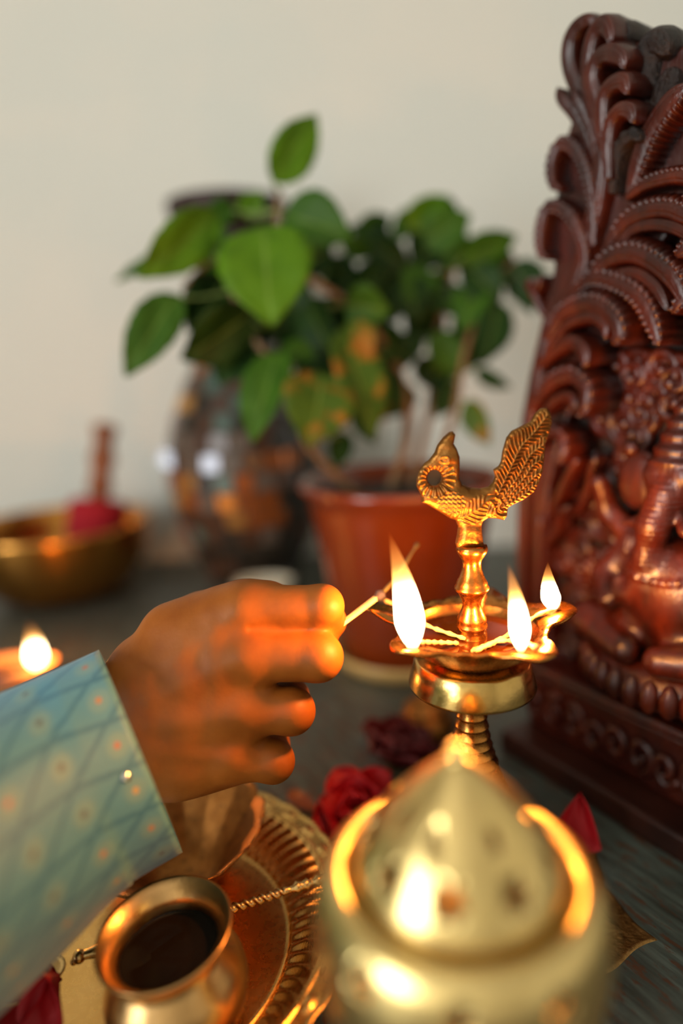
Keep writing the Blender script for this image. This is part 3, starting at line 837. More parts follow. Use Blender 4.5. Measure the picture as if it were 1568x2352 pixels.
# ------------------------------------------------------------------ fluted brass tray and what lies in it
TX, TY = -0.1006, 0.2504
tray = tag(empty('brass_tray', (TX, TY, 0)), 'round brass tray with a slanting fluted wall and embossed flat rim', 'tray')
m = MB(); m.lathe([(0.0, 0.0018), (0.066, 0.0018), (0.0680, 0.0026), (0.0687, 0.0042), (0.0675, 0.0050), (0.0660, 0.0042), (0.0, 0.0040)], 96)
m.build('tray_floor', BR_TRAY, tray)
NF = 76
def flute(r, z, a):
    t = (r - 0.0683) / (0.0868 - 0.0683); w = math.sin(PI * min(1, max(0, t))) ** 0.6
    s = math.sin(NF * (a + 0.16 * t * t))
    s = math.copysign(abs(s) ** 0.7, s)
    return r + 0.0006 * w * s, z + 0.0017 * w * s
wall_prof = []
for i in range(15):
    t = i / 14; wall_prof.append((0.0683 + 0.0185 * t, 0.0042 + 0.0160 * (0.75 * t + 0.25 * t * t)))
m = MB(); m.lathe(wall_prof, NF * 10, flute)
o = m.build('fluted_wall', BR_TRAY, tray); sd_ = o.modifiers.new('thick', 'SOLIDIFY'); sd_.thickness = 0.0008; sd_.offset = 1
def rimfn(r, z, a):
    s = math.sin(34 * a); e = 0.0012 * abs(math.sin(17 * a)) if r > 0.0945 else 0
    t = max(0, 1 - ((r - 0.0915) / 0.0028) ** 2)
    return r + e, z + 0.0011 * t * max(0, s) ** 0.5
m = MB(); m.lathe([(0.0868, 0.0202), (0.0874, 0.0212), (0.0885, 0.0204), (0.0893, 0.0203), (0.0900, 0.0203), (0.0907, 0.0203), (0.0915, 0.0203), (0.0923, 0.0203), (0.0930, 0.0203), (0.0940, 0.0203), (0.0950, 0.0206), (0.0962, 0.0212), (0.0968, 0.0206), (0.0958, 0.0198), (0.0868, 0.0192)], 340, rimfn)
m.build('embossed_rim', BR_TRAY, tray)

pot = tag(empty('water_pot', tuple(Vector((-0.0712, 0.2125, 0.0042))), Euler((math.radians(3), math.radians(-4), 0))), 'small round brass pot with flared mouth holding dark liquid, in tray', 'pot')
PS = 0.00103
pp = [(0, 0), (11, 0), (15, 1.5), (21, 6), (25.5, 13), (27, 19), (26.5, 25), (24, 31), (21, 35.5), (19.6, 38.5), (20, 41), (22, 44), (24.6, 46.5), (25.2, 47.4), (24.8, 48.0), (24.0, 47.6), (21.5, 45.0), (19.6, 42.5), (18.7, 40.5), (18.4, 38.5), (19.6, 35), (22.5, 31), (25.0, 25), (25.4, 19), (24, 13.5), (19.5, 7.5), (14, 3.2), (0, 2)]
m = MB(); m.lathe([(r * PS, z * PS) for r, z in pp], 96); m.build('pot_body', BR_POT, pot)
m = MB(); m.lathe([(0, 36.2 * PS), (10 * PS, 36.2 * PS), (18.3 * PS, 36.2 * PS), (18.9 * PS, 36.6 * PS)], 64); m.build('liquid', 'dark_water', pot)

# spoon lying across the tray behind the pot
sa = at_z(752, 2016, 0.0235); sb = at_z(60, 2236, 0.0235)
spoon = tag(empty('spoon', tuple(sa.lerp(sb, 0.5))), 'long brass spoon with a twisted handle lying across the tray behind the pot', 'spoon')
def spt(t, dz=0): return tuple(sa.lerp(sb, t) + Vector((0, 0, dz)) - Vector(spoon.location))
def sub(a, b, n): return [spt(a + (b - a) * i / (n - 1)) for i in range(n)]
m = MB(); m.tube(sub(0.0, 0.17, 14), [0.0018 + 0.0012 * math.sin(PI * i / 13) * (i % 3 == 0) + 0.0004 * math.sin(i) for i in range(14)], 12); m.build('handle_end', BR_SPOON, spoon)
m = MB(); m.tube(sub(0.165, 0.42, 120), 0.0017, 16, fn=lambda t, a: 1 + 0.32 * math.cos(2 * a - t * 52)); m.build('twisted_shaft', BR_SPOON, spoon)
m = MB(); m.tube(sub(0.415, 0.85, 30), [0.0017 + 0.0006 * math.exp(-((i - 24) / 2.5) ** 2) * 2 for i in range(30)], 12); m.ball(spt(0.845), 0.0028, 12, 8); m.ball(spt(0.862, -0.0015), 0.0016, 10, 6); m.build('shaft', BR_SPOON, spoon)
def spoon_bowl():
    d = (sb - sa).normalized(); s_ = Vector((-d.y, d.x, 0)); c = sa.lerp(sb, 1.0) + d * 0.006; v = []; f = []; n = 28; rr = 8
    for lay in (0, 1):
        for i in range(rr + 1):
            for j in range(n):
                a = 2 * PI * j / n; t = i / rr
                p = c + d * (0.021 * t * math.cos(a)) + s_ * (0.012 * t * math.sin(a)); v.append(p + Vector((0, 0, -0.006 * (1 - t * t) - 0.0008 * lay - 0.001)) - Vector(spoon.location))
    q = (rr + 1) * n
    for lay in (0, 1):
        for i in range(rr):
            for j in range(n):
                fc = (lay * q + i * n + j, lay * q + (i + 1) * n + j, lay * q + (i + 1) * n + (j + 1) % n, lay * q + i * n + (j + 1) % n)
                f.append(fc if lay == 0 else fc[::-1])
    for j in range(n): f.append((rr * n + j, q + rr * n + j, q + rr * n + (j + 1) % n, rr * n + (j + 1) % n))
    mesh_obj('spoon_bowl', v, f, BR_SPOON, spoon)
spoon_bowl()

# scalloped shallow dish behind the pot, under the hand
sc_c = at_z(420, 1925, 0.030)
sdish = tag(empty('scalloped_dish', (sc_c.x, sc_c.y, 0.0056)), 'scalloped aged brass dish on the tray beneath the hand', 'dish')
def scal(r, z, a):
    w = max(0, (r - 0.016) / 0.026); return r * (1 + 0.05 * w * abs(math.sin(a * 7))), z + 0.0035 * w * abs(math.sin(a * 7)) + 0.008 * w * w * math.cos(a - 0.2)
m = MB(); m.lathe([(0, 0), (0.013, 0), (0.018, 0.003), (0.024, 0.010), (0.031, 0.018), (0.0375, 0.0235), (0.0405, 0.026), (0.0408, 0.0268), (0.0398, 0.0270), (0.0365, 0.0248), (0.030, 0.0196), (0.023, 0.0118), (0.017, 0.005), (0.012, 0.002), (0, 0.002)], 168, scal)
m.build('dish_shell', BR_DARK, sdish)

# ------------------------------------------------------------------ rose petals and flowers
def petal_mesh(L, W, cup, curl, ruffle=0.0, n=12, point=False):
    v = []; f = []
    for i in range(n + 1):
        t = i / n
        for j in range(n + 1):
            s = j / n * 2 - 1
            w = W * 0.5 * (math.sin(PI * min(1, 0.12 + t * 0.80)) ** 0.75) * (1 if t < 0.85 else math.sqrt(max(0.02, 1 - ((t - 0.85) / 0.16) ** 2)))
            if point: w = W * 0.5 * min(1, t * 4 + 0.35) * (1 - t) ** 0.75 + 0.0003
            x = s * w; y = L * t
            z = cup * (s * s) * W * 0.5 * (0.4 + 0.6 * t) - curl * L * max(0, t - 0.55) ** 2 * 2.0 + cup * L * 0.25 * math.sin(PI * t * 0.5) + ruffle * math.sin(s * 5 + t * 3) * t
            v.append((x, y, z))
    N = n + 1
    for i in range(n):
        for j in range(n): f.append((i * N + j, i * N + j + 1, (i + 1) * N + j + 1, (i + 1) * N + j))
    return v, f
def petal(name, loc, rot, L, W, cup, curl, mat, parent=None, ruffle=0.0, point=False):
    v, f = petal_mesh(L, W, cup, curl, ruffle, 12, point)
    o = mesh_obj(name, v, f, mat, parent)
    so = o.modifiers.new('thick', 'SOLIDIFY'); so.thickness = 0.0005; so.offset = 0
    o.location = loc; o.rotation_euler = rot
    return o
def rose(loc, R, mat, label, layers=((5, 0.95, 62), (5, 1.0, 40), (4, 0.85, 18)), tilt=(0, 0, 0), seed=1):
    rnd = random.Random(seed)
    r = tag(empty('rose', loc, Euler(tilt)), label, 'rose')
    for li, (n, s, lean) in enumerate(layers):
        for i in range(n):
            a = 2 * PI * i / n + li * 0.6 + rnd.uniform(-0.15, 0.15)
            e = Euler((math.radians(90 - lean + rnd.uniform(-6, 6)), 0, a))
            off = Vector((0, R * 0.10 * (3 - li), R * 0.12)); off.rotate(Euler((0, 0, a)))
            petal('petal', off, e, R * s * 1.15, R * s * 1.25, 0.45, 0.35, mat, r, R * 0.05)
    m = MB(); m.ball((0, 0, R * 0.10), R * 0.30, 12, 8, (1, 1, 0.5)); m.build('sepal', 'rose_leaf', r)
    return r
p = at_z(835, 1885, 0.0)
rose((p.x, p.y, 0.003), 0.022, 'rose_red', 'bright red rose lying behind the domed brass lamp', tilt=(0.5, -0.5, 0.3), seed=3)
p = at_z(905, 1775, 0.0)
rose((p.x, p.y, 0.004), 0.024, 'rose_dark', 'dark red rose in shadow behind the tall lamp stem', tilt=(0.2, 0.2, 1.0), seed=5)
p = at_z(1330, 1975, 0.0)
o = petal('rose_petal', (p.x - 0.003, p.y + 0.002, 0.0045), Euler((1.15, 0.1, -0.35)), 0.030, 0.030, 0.55, 0.1, 'rose_red', None, 0.002, True)
tag(o, 'single red rose petal standing between the domed lamp and the statue base', 'petal')
p = at_z(0, 2345, 0.012)
o = petal('rose_petal', (p.x - 0.006, p.y - 0.008, 0.010), Euler((0.35, 0.1, -0.9)), 0.034, 0.034, 0.5, 0.5, 'rose_red', None, 0.002)
tag(o, 'broad red rose petal at the near left edge of the tray', 'petal')
p = at_z(150, 2352, 0.008)
o = petal('rose_petal', (p.x, p.y - 0.012, 0.0075), Euler((0.75, -0.3, -0.15)), 0.026, 0.020, 0.9, 0.3, 'rose_red', None, 0.002)
tag(o, 'curled red rose petal beside the brass pot in the tray', 'petal')
p = at_z(735, 1868, 0.0)
o = petal('rose_petal', (p.x - 0.004, p.y, 0.0028), Euler((0.2, 0.1, 1.2)), 0.018, 0.014, 0.4, 0.2, 'turned_wood', None, 0.001)
tag(o, 'dried tan petal between the fluted tray and the bright red rose', 'petal')

# little brass lidded jar behind the lamp
p = at_z(985, 1765, 0.0)
jar = tag(empty('lidded_jar', (p.x + 0.004, p.y + 0.035, 0)), 'small aged brass jar with a knobbed lid behind the tall lamp', 'jar')
m = MB(); m.lathe([(0, 0.0005), (0.013, 0.0005), (0.016, 0.003), (0.0195, 0.010), (0.020, 0.015), (0.017, 0.021), (0.015, 0.0235), (0, 0.0235)], 40); m.build('jar_body', BR_DARK, jar)
m = MB(); m.lathe([(0, 0.0236), (0.0165, 0.0236), (0.0165, 0.0250), (0.012, 0.029), (0.006, 0.0325), (0.0035, 0.0345), (0.0055, 0.038), (0.0060, 0.041), (0.0035, 0.0445), (0.003, 0.0460), (0.0042, 0.0485), (0.003, 0.0515), (0, 0.0525)], 40); m.build('jar_lid', BR_DARK, jar)

# ------------------------------------------------------------------ carved wooden statue panel
SO = Vector((0.1315, 0.4184, 0.0)); SE = Vector((0.5267, -0.8501, 0)); SN = Vector((-0.8501, -0.5267, 0))
statue = tag(empty('carved_statue', tuple(SO), Euler((0, 0, math.atan2(SE.y, SE.x)))), 'tall dark mahogany carved panel of curling leaves with a seated elephant-headed figure', 'statue')
def S(px, py, w=0.0):
    r = RM @ Vector(((px - 784) / FPX, -(py - 1176) / FPX, -1.0))
    t = (SO + SN * w - CPOS).dot(SN) / r.dot(SN); p = CPOS + r * t
    return ((p - SO).dot(SE), p.z)
def c3(x, y): return (1168 + x / 3.36, y / 3.36)
def c4(x, y): return (1168 + x / 3.36, 650 + y / 3.36)
def c5(x, y): return (1168 + x / 3.36, 1250 + y / 3.36)
UC = 0.088
def mirror(o):
    c = o.copy(); c.data = o.data.copy()
    for v in c.data.vertices: v.co.x = 2 * UC - v.co.x
    c.data.flip_normals(); COL.objects.link(c); c.parent = o.parent; return c
def carved_leaf(path, hw, w0=0.004, H=0.007, teeth=0, side=0, lift=0.006, mat=None, name='leaf', ridges=3, taper=0.75, mir=True, root=0.55, raw=None):
    P_ = spline([S(x, y, w0) for x, y in path], max(40, teeth * 9)) if raw is None else raw
    n = len(P_); hw0 = hw; hw = hw / 3.36 * 0.000255; M = 15
    T = np.gradient(P_, axis=0); T /= np.linalg.norm(T, axis=1)[:, None] + 1e-9
    Nn = np.stack([-T[:, 1], T[:, 0]], 1)
    v = []; f = []
    for i in range(n):
        t = i / (n - 1)
        prof = (root + (1 - root) * math.sin(min(1, t / 0.45) * PI / 2)) * (1 if t < taper else math.sqrt(max(0.0, 1 - ((t - taper) / (1.0001 - taper)) ** 2)) * 0.98 + 0.02)
        tooth = 1 + (0.22 * (1 - abs(((t * teeth) % 1.0) * 2 - 1)) - 0.06 if teeth and t > 0.12 else 0)
        for j in range(M):
            s = j / (M - 1) * 2 - 1
            kk = tooth if (side == 0 or s * side > 0) else 1
            h = H * ((1 - abs(s) ** 2.4) ** 0.6) * (0.65 + 0.35 * prof) + 0.16 * H * math.cos(s * PI * ridges) * (1 - abs(s)) - 0.25 * H * math.exp(-(s / 0.10) ** 2)
            if teeth and abs(s) > 0.55 and (side == 0 or s * side > 0): h += H * 0.20 * (tooth - 1) * 4
            q = P_[i] + Nn[i] * s * hw * prof * (kk if abs(s) > 0.6 else 1)
            v.append((q[0], -(w0 + h + lift * t ** 2 * math.sin(min(1, t * 1.1) * PI / 2)), q[1]))
        v.append((P_[i][0] + Nn[i][0] * hw * prof * 0.9, -(w0 - 0.012), P_[i][1] + Nn[i][1] * hw * prof * 0.9))
        v.append((P_[i][0] - Nn[i][0] * hw * prof * 0.9, -(w0 - 0.012), P_[i][1] - Nn[i][1] * hw * prof * 0.9))
    K = M + 2
    for i in range(n - 1):
        for j in range(K):
            f.append((i * K + j, i * K + (j + 1) % K, (i + 1) * K + (j + 1) % K, (i + 1) * K + j))
    f.append(tuple(reversed(range(K)))); f.append(tuple((n - 1) * K + j for j in range(K)))
    o = mesh_obj(name, v, f, mat or WOOD, statue)
    if mir and raw is None:
        if max(q[0] for q in P_) + hw < UC: mirror(o)
        else:
            Q_ = P_[P_[:, 0] < UC - 0.006]
            if len(Q_) > 8:
                Q_ = spline([Q_[int(i)] for i in np.linspace(0, len(Q_) - 1, 7)], len(P_)); Q_[:, 0] = 2 * UC - Q_[:, 0]
                carved_leaf(None, hw0, w0, H, teeth, -side, lift, mat, name, ridges, taper, False, root, Q_)
    return o
def prism(name, outline, w0, w1, mat, bevel=0.002):
    n = len(outline); v = [(u, -w1, z) for u, z in outline] + [(u, -w0, z) for u, z in outline]
    f = [tuple(range(n)), tuple(reversed(range(n, 2 * n)))] + [(i, n + i, n + (i + 1) % n, (i + 1) % n) for i in range(n)]
    o = mesh_obj(name, v, f, mat, statue, False)
    bm = bmesh.new(); bm.from_mesh(o.data); bmesh.ops.recalc_face_normals(bm, faces=bm.faces); bm.to_mesh(o.data); bm.free()
    if bevel:
        b = o.modifiers.new('bevel', 'BEVEL'); b.width = bevel; b.segments = 2
    return o
edge = [(1236, 1640), (1212, 1520), (1197, 1400), (1192, 1250), (1192, 1100), (1198, 960), (1216, 860), (1248, 720), (1272, 620), (1275, 560), (1276, 470), (1296, 330), (1336, 210), (1336, 140), (1360, 76), (1410, 66), (1480, 104), (1540, 118)]
L_ = [S(x, y) for x, y in edge]
out = L_ + [(UC, L_[-1][1])] + [(2 * UC - u, z) for u, z in reversed(L_)]
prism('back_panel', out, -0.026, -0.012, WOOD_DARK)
# thick carved border the leaves grow from
Lb = [S(x, y) for x, y in edge]
inn = [(1300, 1640), (1270, 1500), (1258, 1380), (1255, 1250), (1262, 1120), (1290, 1000), (1330, 900), (1380, 820), (1440, 700), (1520, 560), (1568, 480)]
Lin = [S(x, y) for x, y in inn]
bo = prism('leafy_border', Lb + [(UC, Lb[-1][1]), (UC, S(1568, 470)[1])] + Lin[::-1], -0.013, 0.001, WOOD)
mirror(bo)
carved_leaf([(1236, 1640), (1212, 1500), (1206, 1350), (1208, 1150), (1222, 990), (1246, 860), (1272, 720)], 60, 0.001, 0.006, name='edge_moulding', lift=0.0, taper=0.95, root=0.9)
carved_leaf([(1282, 1620), (1252, 1480), (1242, 1330), (1246, 1180)], 40, 0.000, 0.005, name='edge_moulding', lift=0.0, taper=0.95, root=0.9)
LV = [
 # path, half width, w0, H, teeth, side
 ([c3(1000,1100), c3(1080,800), c3(1140,520), c3(1160,380), c3(1260,350), c3(1340,450)], 100, -0.004, 0.010, 0, 0, 'd'),
 ([c3(900,900), c3(960,600), c3(960,380), c3(980,260), c3(1040,330)], 70, -0.004, 0.010, 0, 0, 'd'),
 ([c3(1040,1150), c3(1200,900), c3(1290,700), c3(1400,560)], 110, -0.006, 0.008, 0, 0, 'd'),
 ([c4(420,300), c3(620,2000), c3(740,1560), c3(800,1250), c3(800,1000)], 95, 0.000, 0.008, 0, 0, ''),
 ([c3(740,1150), c3(640,800), c3(555,560), c3(555,390), c3(610,270), c3(700,200), c3(780,205)], 78, 0.003, 0.010, 0, 0, ''),
 ([c3(760,1100), c3(690,720), c3(700,460), c3(750,300), c3(830,220), c3(895,300), c3(900,390)], 78, 0.005, 0.010, 0, 0, ''),
 ([c3(800,1150), c3(755,820), c3(715,640), c3(760,500), c3(860,440), c3(980,480), c3(1010,570)], 78, 0.007, 0.010, 0, 0, ''),
 ([c3(820,1250), c3(790,980), c3(810,780), c3(890,680), c3(990,660), c3(1040,760)], 74, 0.008, 0.010, 0, 0, ''),
 ([c3(830,1400), c3(830,1150), c3(870,960), c3(960,870), c3(1050,890), c3(1080,980)], 66, 0.009, 0.010, 0, 0, ''),
 ([c3(850,1500), c3(880,1260), c3(950,1120), c3(1050,1060), c3(1130,1100)], 55, 0.006, 0.009, 8, 1, 'd'),
 ([c3(760,1350), c3(640,1020), c3(565,870), c3(495,780), c3(480,700)], 62, 0.001, 0.008, 0, 0, ''),
 ([c3(770,1300), c3(680,970), c3(620,790), c3(590,710)], 46, 0.004, 0.008, 0, 0, ''),
 ([c3(700,1900), c3(705,1560), c3(645,1270), c3(545,1130), c3(460,1150), c3(420,1290), c3(440,1430), c3(500,1470)], 62, 0.002, 0.009, 24, 0, ''),
 ([c3(610,2250), c3(645,1960), c3(570,1720), c3(460,1610), c3(365,1630), c3(330,1790), c3(345,1950), c3(400,2000)], 62, 0.002, 0.009, 24, 0, ''),
 ([c4(300,250), c4(250,120), c4(200,0), c3(280,2230), c3(340,2130)], 45, -0.004, 0.007, 0, 0, ''),
 ([c3(1000,1500), c3(1070,1270), c3(1180,1030), c3(1344,830), c3(1500,700)], 105, 0.004, 0.010, 14, -1, ''),
 ([c3(960,1530), c3(1130,1420), c3(1380,1370), c3(1600,1410)], 62, 0.006, 0.009, 16, 1, ''),
 ([c3(820,1900), c3(950,1720), c3(1130,1630), c3(1340,1620), c3(1560,1720)], 80, 0.006, 0.010, 18, 1, ''),
 ([c3(800,2030), c3(980,1800), c3(1180,1740), c3(1400,1780), c3(1560,1900)], 50, 0.007, 0.008, 0, 0, ''),
 ([c3(640,2220), c3(800,2020), c3(1000,1950), c3(1200,2010), c3(1390,2160), c3(1480,2350)], 92, 0.008, 0.011, 22, 1, ''),
 ([c3(640,2330), c3(840,2150), c3(1040,2110), c3(1220,2220), c3(1330,2400)], 52, 0.009, 0.008, 0, 0, ''),
 ([c4(500,120), c4(700,-30), c4(930,10), c4(1110,130), c4(1220,320), c4(1270,480)], 88, 0.008, 0.010, 20, 0, ''),
 ([c4(350,430), c4(480,230), c4(700,150), c4(880,230), c4(970,370), c4(920,480)], 92, 0.010, 0.011, 20, 1, ''),
 ([c4(330,520), c4(480,330), c4(680,260), c4(820,330), c4(840,430)], 52, 0.012, 0.007, 0, 0, ''),
 ([c4(290,640), c4(420,510), c4(560,450), c4(680,530), c4(700,650)], 74, 0.008, 0.010, 0, 0, ''),
 ([c4(230,960), c4(380,770), c4(560,700), c4(690,800), c4(700,930), c4(620,1010)], 86, 0.009, 0.011, 16, 1, ''),
 ([c4(300,1010), c4(420,890), c4(550,870), c4(620,950)], 52, 0.011, 0.008, 0, 0, ''),
 ([c4(230,1270), c4(350,1140), c4(470,1160), c4(520,1270), c4(480,1390)], 64, 0.007, 0.010, 10, 1, ''),
 ([c4(360,1780), c4(450,1610), c4(550,1450), c4(630,1340)], 46, 0.000, 0.009, 0, 0, ''),
 ([c4(570,1780), c4(660,1600), c4(720,1430), c4(770,1320)], 40, -0.004, 0.009, 0, 0, ''),
 ([c4(330,2000), c4(420,1900), c4(470,1780), c4(560,1700)], 46, -0.002, 0.009, 8, 1, ''),
]
for path, hw, w0, H, te, sd2, fl in LV:
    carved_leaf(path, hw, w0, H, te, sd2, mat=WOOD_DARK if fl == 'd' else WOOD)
# scrolls and rosettes filling the recess and the plinth
def scroll(px, py, w, R, turns=1.4, hand=1, thick=0.0035, mat=None):
    u, z = S(px, py, w); pts = []
    for i in range(40):
        t = i / 39; a = t * turns * 2 * PI * hand + px * 0.01; r = R * (1 - 0.8 * t)
        pts.append((u + r * math.cos(a), -(w + 0.003 * t), z + r * math.sin(a)))
    m = MB(); m.tube(pts, [thick * (1 - 0.4 * i / 39) for i in range(40)], 8); m.ball(pts[-1], thick * 1.0, 8, 6)
    o = m.build('scroll', mat or WOOD, statue); return o
rnd = random.Random(11)
for (X_, Y_, R_) in [(830, 640, .013), (1000, 720, .014), (1180, 650, .014), (1310, 760, .014), (1120, 880, .013), (1280, 930, .013), (1040, 1020, .012), (820, 880, .012), (980, 900, .010), (1090, 900, .011), (900, 1100, .012), (1000, 1180, .010), (760, 1050, .010), (620, 1330, .009), (880, 1450, .011), (960, 1350, .009), (620, 1700, .011), (760, 1850, .012), (860, 1720, .010), (880, 1950, .010), (560, 2050, .012), (700, 2150, .011), (600, 2260, .010), (820, 2230, .009), (450, 2150, .009)]:
    x, y = c4(X_, Y_); scroll(x, y, -0.010, R_, 1.3 + rnd.random(), rnd.choice((-1, 1)), 0.0042)
for (X_, Y_, R_) in [(600, 200, .010), (540, 420, .010), (720, 500, .011), (560, 640, .009), (820, 700, .010), (700, 840, .011), (460, 820, .010), (880, 330, .009)]:
    x, y = c5(X_, Y_); scroll(x, y, -0.008, R_, 1.3 + rnd.random(), rnd.choice((-1, 1)), 0.0045)
# plinth tiers and base plank
pu0 = S(1240, 1600, 0.018)[0]
PU = 2 * UC - 0.004
prism('plinth', [(0.004, 0.0155), (PU, 0.0155), (PU, 0.050), (UC + 0.075, 0.056), (0.014, 0.056), (0.004, 0.050)], -0.026, 0.014, WOOD, 0.003)
prism('plinth_moulding', [(0.000, 0.056), (PU + 0.004, 0.056), (PU + 0.004, 0.063), (0.000, 0.063)], -0.026, 0.019, WOOD, 0.003)
prism('base_plank', [(0.0, 0.0), (2 * UC, 0.0), (2 * UC, 0.0155), (0.0, 0.0155)], -0.032, 0.036, 'dark_plank', 0.002)
for i in range(11):
    u = 0.012 + i * 0.0155
    m = MB(); pts = []
    for k_ in range(30):
        t = k_ / 29; a = t * 2.6 * PI * (1 if i % 2 else -1) + i; r = 0.0075 * (1 - 0.75 * t)
        pts.append((u + r * math.cos(a), -(0.0145 + 0.003 * t), 0.035 + 1.5 * r * math.sin(a)))
    m.tube(pts, [0.0032 * (1 - 0.4 * k_ / 29) for k_ in range(30)], 8); m.build('plinth_scroll', WOOD, statue)

def figure():
    hu, hz = S(1528, 1120, 0.022)
    st = 0.0012
    X = grid((-0.062, -0.022, -0.105), (0.062, 0.048, 0.062), st)      # (u, w, v) about the head
    mm = 0.001
    def ch(pts, rads, k=0.004):
        f = None
        for i in range(len(pts) - 1):
            s = sd_cone(X, [c * mm for c in pts[i]], [c * mm for c in pts[i + 1]], rads[i] * mm, rads[i + 1] * mm)
            f = s if f is None else smin(f, s, k)
        return f
    f = sd_ell(X, (0, 0.004, 0), (0.0155, 0.014, 0.016))
    f = smin(f, sd_ell(X, (-0.007, 0.013, 0.006), (0.007, 0.006, 0.007)), 0.004)
    f = smin(f, sd_ell(X, (0.007, 0.013, 0.006), (0.007, 0.006, 0.007)), 0.004)
    f = smin(f, sd_cone(X, (0, 0.004, 0.013), (0, 0.002, 0.040), 0.0145, 0.005), 0.003)
    f = f + 0.0009 * np.sin(X[..., 2] / 0.0011) * (X[..., 2] > 0.012) * (np.abs(X[..., 0]) < 0.02)
    tr = ch([(0, 14, -4), (-3, 19, -20), (-6, 19, -38), (-8, 19, -52), (-13, 20, -60), (-20, 20, -60), (-22, 20, -54)], [9.5, 8, 6, 4.8, 4, 3.4, 2.8])
    tr = tr + 0.00045 * np.sin(X[..., 2] / 0.00045)
    f = smin(f, tr, 0.004)
    for s in (-1, 1):
        f = smin(f, sd_ell(X, (s * 0.025, 0.0, -0.001), (0.013, 0.0042, 0.017)), 0.003)
        f = smin(f, ch([(s * 7, 14, -14), (s * 13, 18, -20), (s * 20, 21, -21)], [3.2, 2.6, 1.4]), 0.002)
        f = smin(f, ch([(s * 26, 0, -38), (s * 38, 8, -56), (s * 26, 22, -66)], [8, 7, 5.5]), 0.004)
        f = smin(f, ch([(s * 26, 0, -34), (s * 44, 0, -22), (s * 46, 6, -4)], [7, 6, 5]), 0.004)
        f = smin(f, ch([(s * 14, 10, -84), (s * 42, 14, -84), (s * 10, 28, -88)], [13, 11, 8]), 0.005)
        f = smin(f, sd_ell(X, (s * 0.022, 0.014, 0.018), (0.005, 0.004, 0.005)), 0.001)
    f = smin(f, sd_ell(X, (0.003, 0.004, -0.058), (0.030, 0.021, 0.030)), 0.006)
    # necklace and girdle beads
    r_ = np.sqrt((X[..., 0] / 0.026) ** 2 + ((X[..., 2] + 0.034) / 0.014) ** 2)
    f = f - 0.0016 * np.exp(-((r_ - 1) / 0.09) ** 2) * (X[..., 2] < -0.03) * (0.6 + 0.4 * np.sin(X[..., 0] / 0.0007))
    V, Fc = surface_nets(f.astype(np.float32), (-0.062, -0.022, -0.105), st)
    W = np.stack([hu + V[:, 0], -(V[:, 1] + 0.006), hz + V[:, 2]], 1)
    o = mesh_obj('seated_figure', W, Fc, WOOD, statue)
    o['label'] = 'carved elephant-headed figure with hanging trunk'
    # lotus seat
    z0 = hz - 0.104
    m = MB(); m.lathe([(0, z0 - 0.012), (0.040, z0 - 0.012), (0.046, z0 - 0.008), (0.048, z0), (0.044, z0 + 0.006), (0.036, z0 + 0.010), (0, z0 + 0.010)], 60)
    m.v = [(hu + x, -0.006 + y * 0.75, z) for x, y, z in m.v]
    seat = m.build('lotus_seat', WOOD, statue)
    for i in range(15):
        a = -PI + PI * (i + 0.5) / 15
        m = MB(); m.ball((hu + 0.047 * math.cos(a), -0.006 + 0.047 * 0.75 * math.sin(a), z0 - 0.002), 0.0062, 10, 8, (0.8, 0.8, 1.5)); m.build('lotus_petal', WOOD, seat)
figure()

# ------------------------------------------------------------------ potted plant
PX, PY, PZ = 0.0520, 0.556, 0.166
saucer = tag(empty('saucer', (PX, PY, 0)), 'yellow glazed saucer under the terracotta plant pot', 'saucer')
m = MB(); m.lathe([(0, 0.0005), (0.056, 0.0005), (0.062, 0.003), (0.0665, 0.012), (0.068, 0.0165), (0.0670, 0.0172), (0.0645, 0.014), (0.060, 0.0062), (0, 0.0055)], 64); m.build('saucer_dish', 'saucer_glaze', saucer)
plant = tag(empty('potted_plant', (PX, PY, 0.0064)), 'leafy green plant growing in a glossy terracotta pot', 'potted plant')
Zp = PZ - 0.006
m = MB(); m.lathe([(0, 0.0), (0.054, 0.0), (0.0565, 0.002), (0.064, 0.05), (0.073, 0.105), (0.079, 0.138), (0.081, Zp - 0.012), (0.0865, Zp - 0.009), (0.0885, Zp - 0.004), (0.0875, Zp), (0.0845, Zp - 0.001), (0.080, Zp - 0.010), (0.076, Zp - 0.03), (0, Zp - 0.03)], 96)
m.build('pot', 'glazed_terracotta', plant)
m = MB(); m.lathe([(0, Zp - 0.010), (0.03, Zp - 0.011), (0.06, Zp - 0.014), (0.0775, Zp - 0.016)], 48, lambda r, z, a: (r, z + 0.002 * math.sin(r * 300 + a * 5) * math.sin(a * 9))); m.build('soil', 'soil', plant)
PO = Vector((PX, PY, 0.006))
NODES = []
def stem(pts, r0, r1, mat='stem_brown', name='stem'):
    P_ = spline([tuple(Vector(p) - PO) for p in pts], 22)
    m = MB(); m.tube(P_, [r0 + (r1 - r0) * i / 21 for i in range(22)], 9); o = m.build(name, mat, plant)
    if name == 'stem': NODES.extend([Vector(p) for p in P_[6:]])
def D(x, y, d): return at_depth(x, y, d)
stem([(PX - 0.01, PY, 0.150), D(940, 980, 0.575), D(905, 830, 0.565), D(800, 700, 0.54), D(650, 590, 0.52), D(640, 440, 0.515)], 0.0048, 0.0018)
stem([(PX + 0.01, PY + 0.005, 0.150), D(985, 940, 0.585), D(1000, 780, 0.59), D(1040, 620, 0.58), D(1010, 500, 0.58)], 0.0042, 0.0015)
stem([(PX + 0.022, PY - 0.01, 0.150), D(1040, 960, 0.56), D(1070, 800, 0.56), D(1120, 660, 0.56), D(1180, 600, 0.56)], 0.0036, 0.0014)
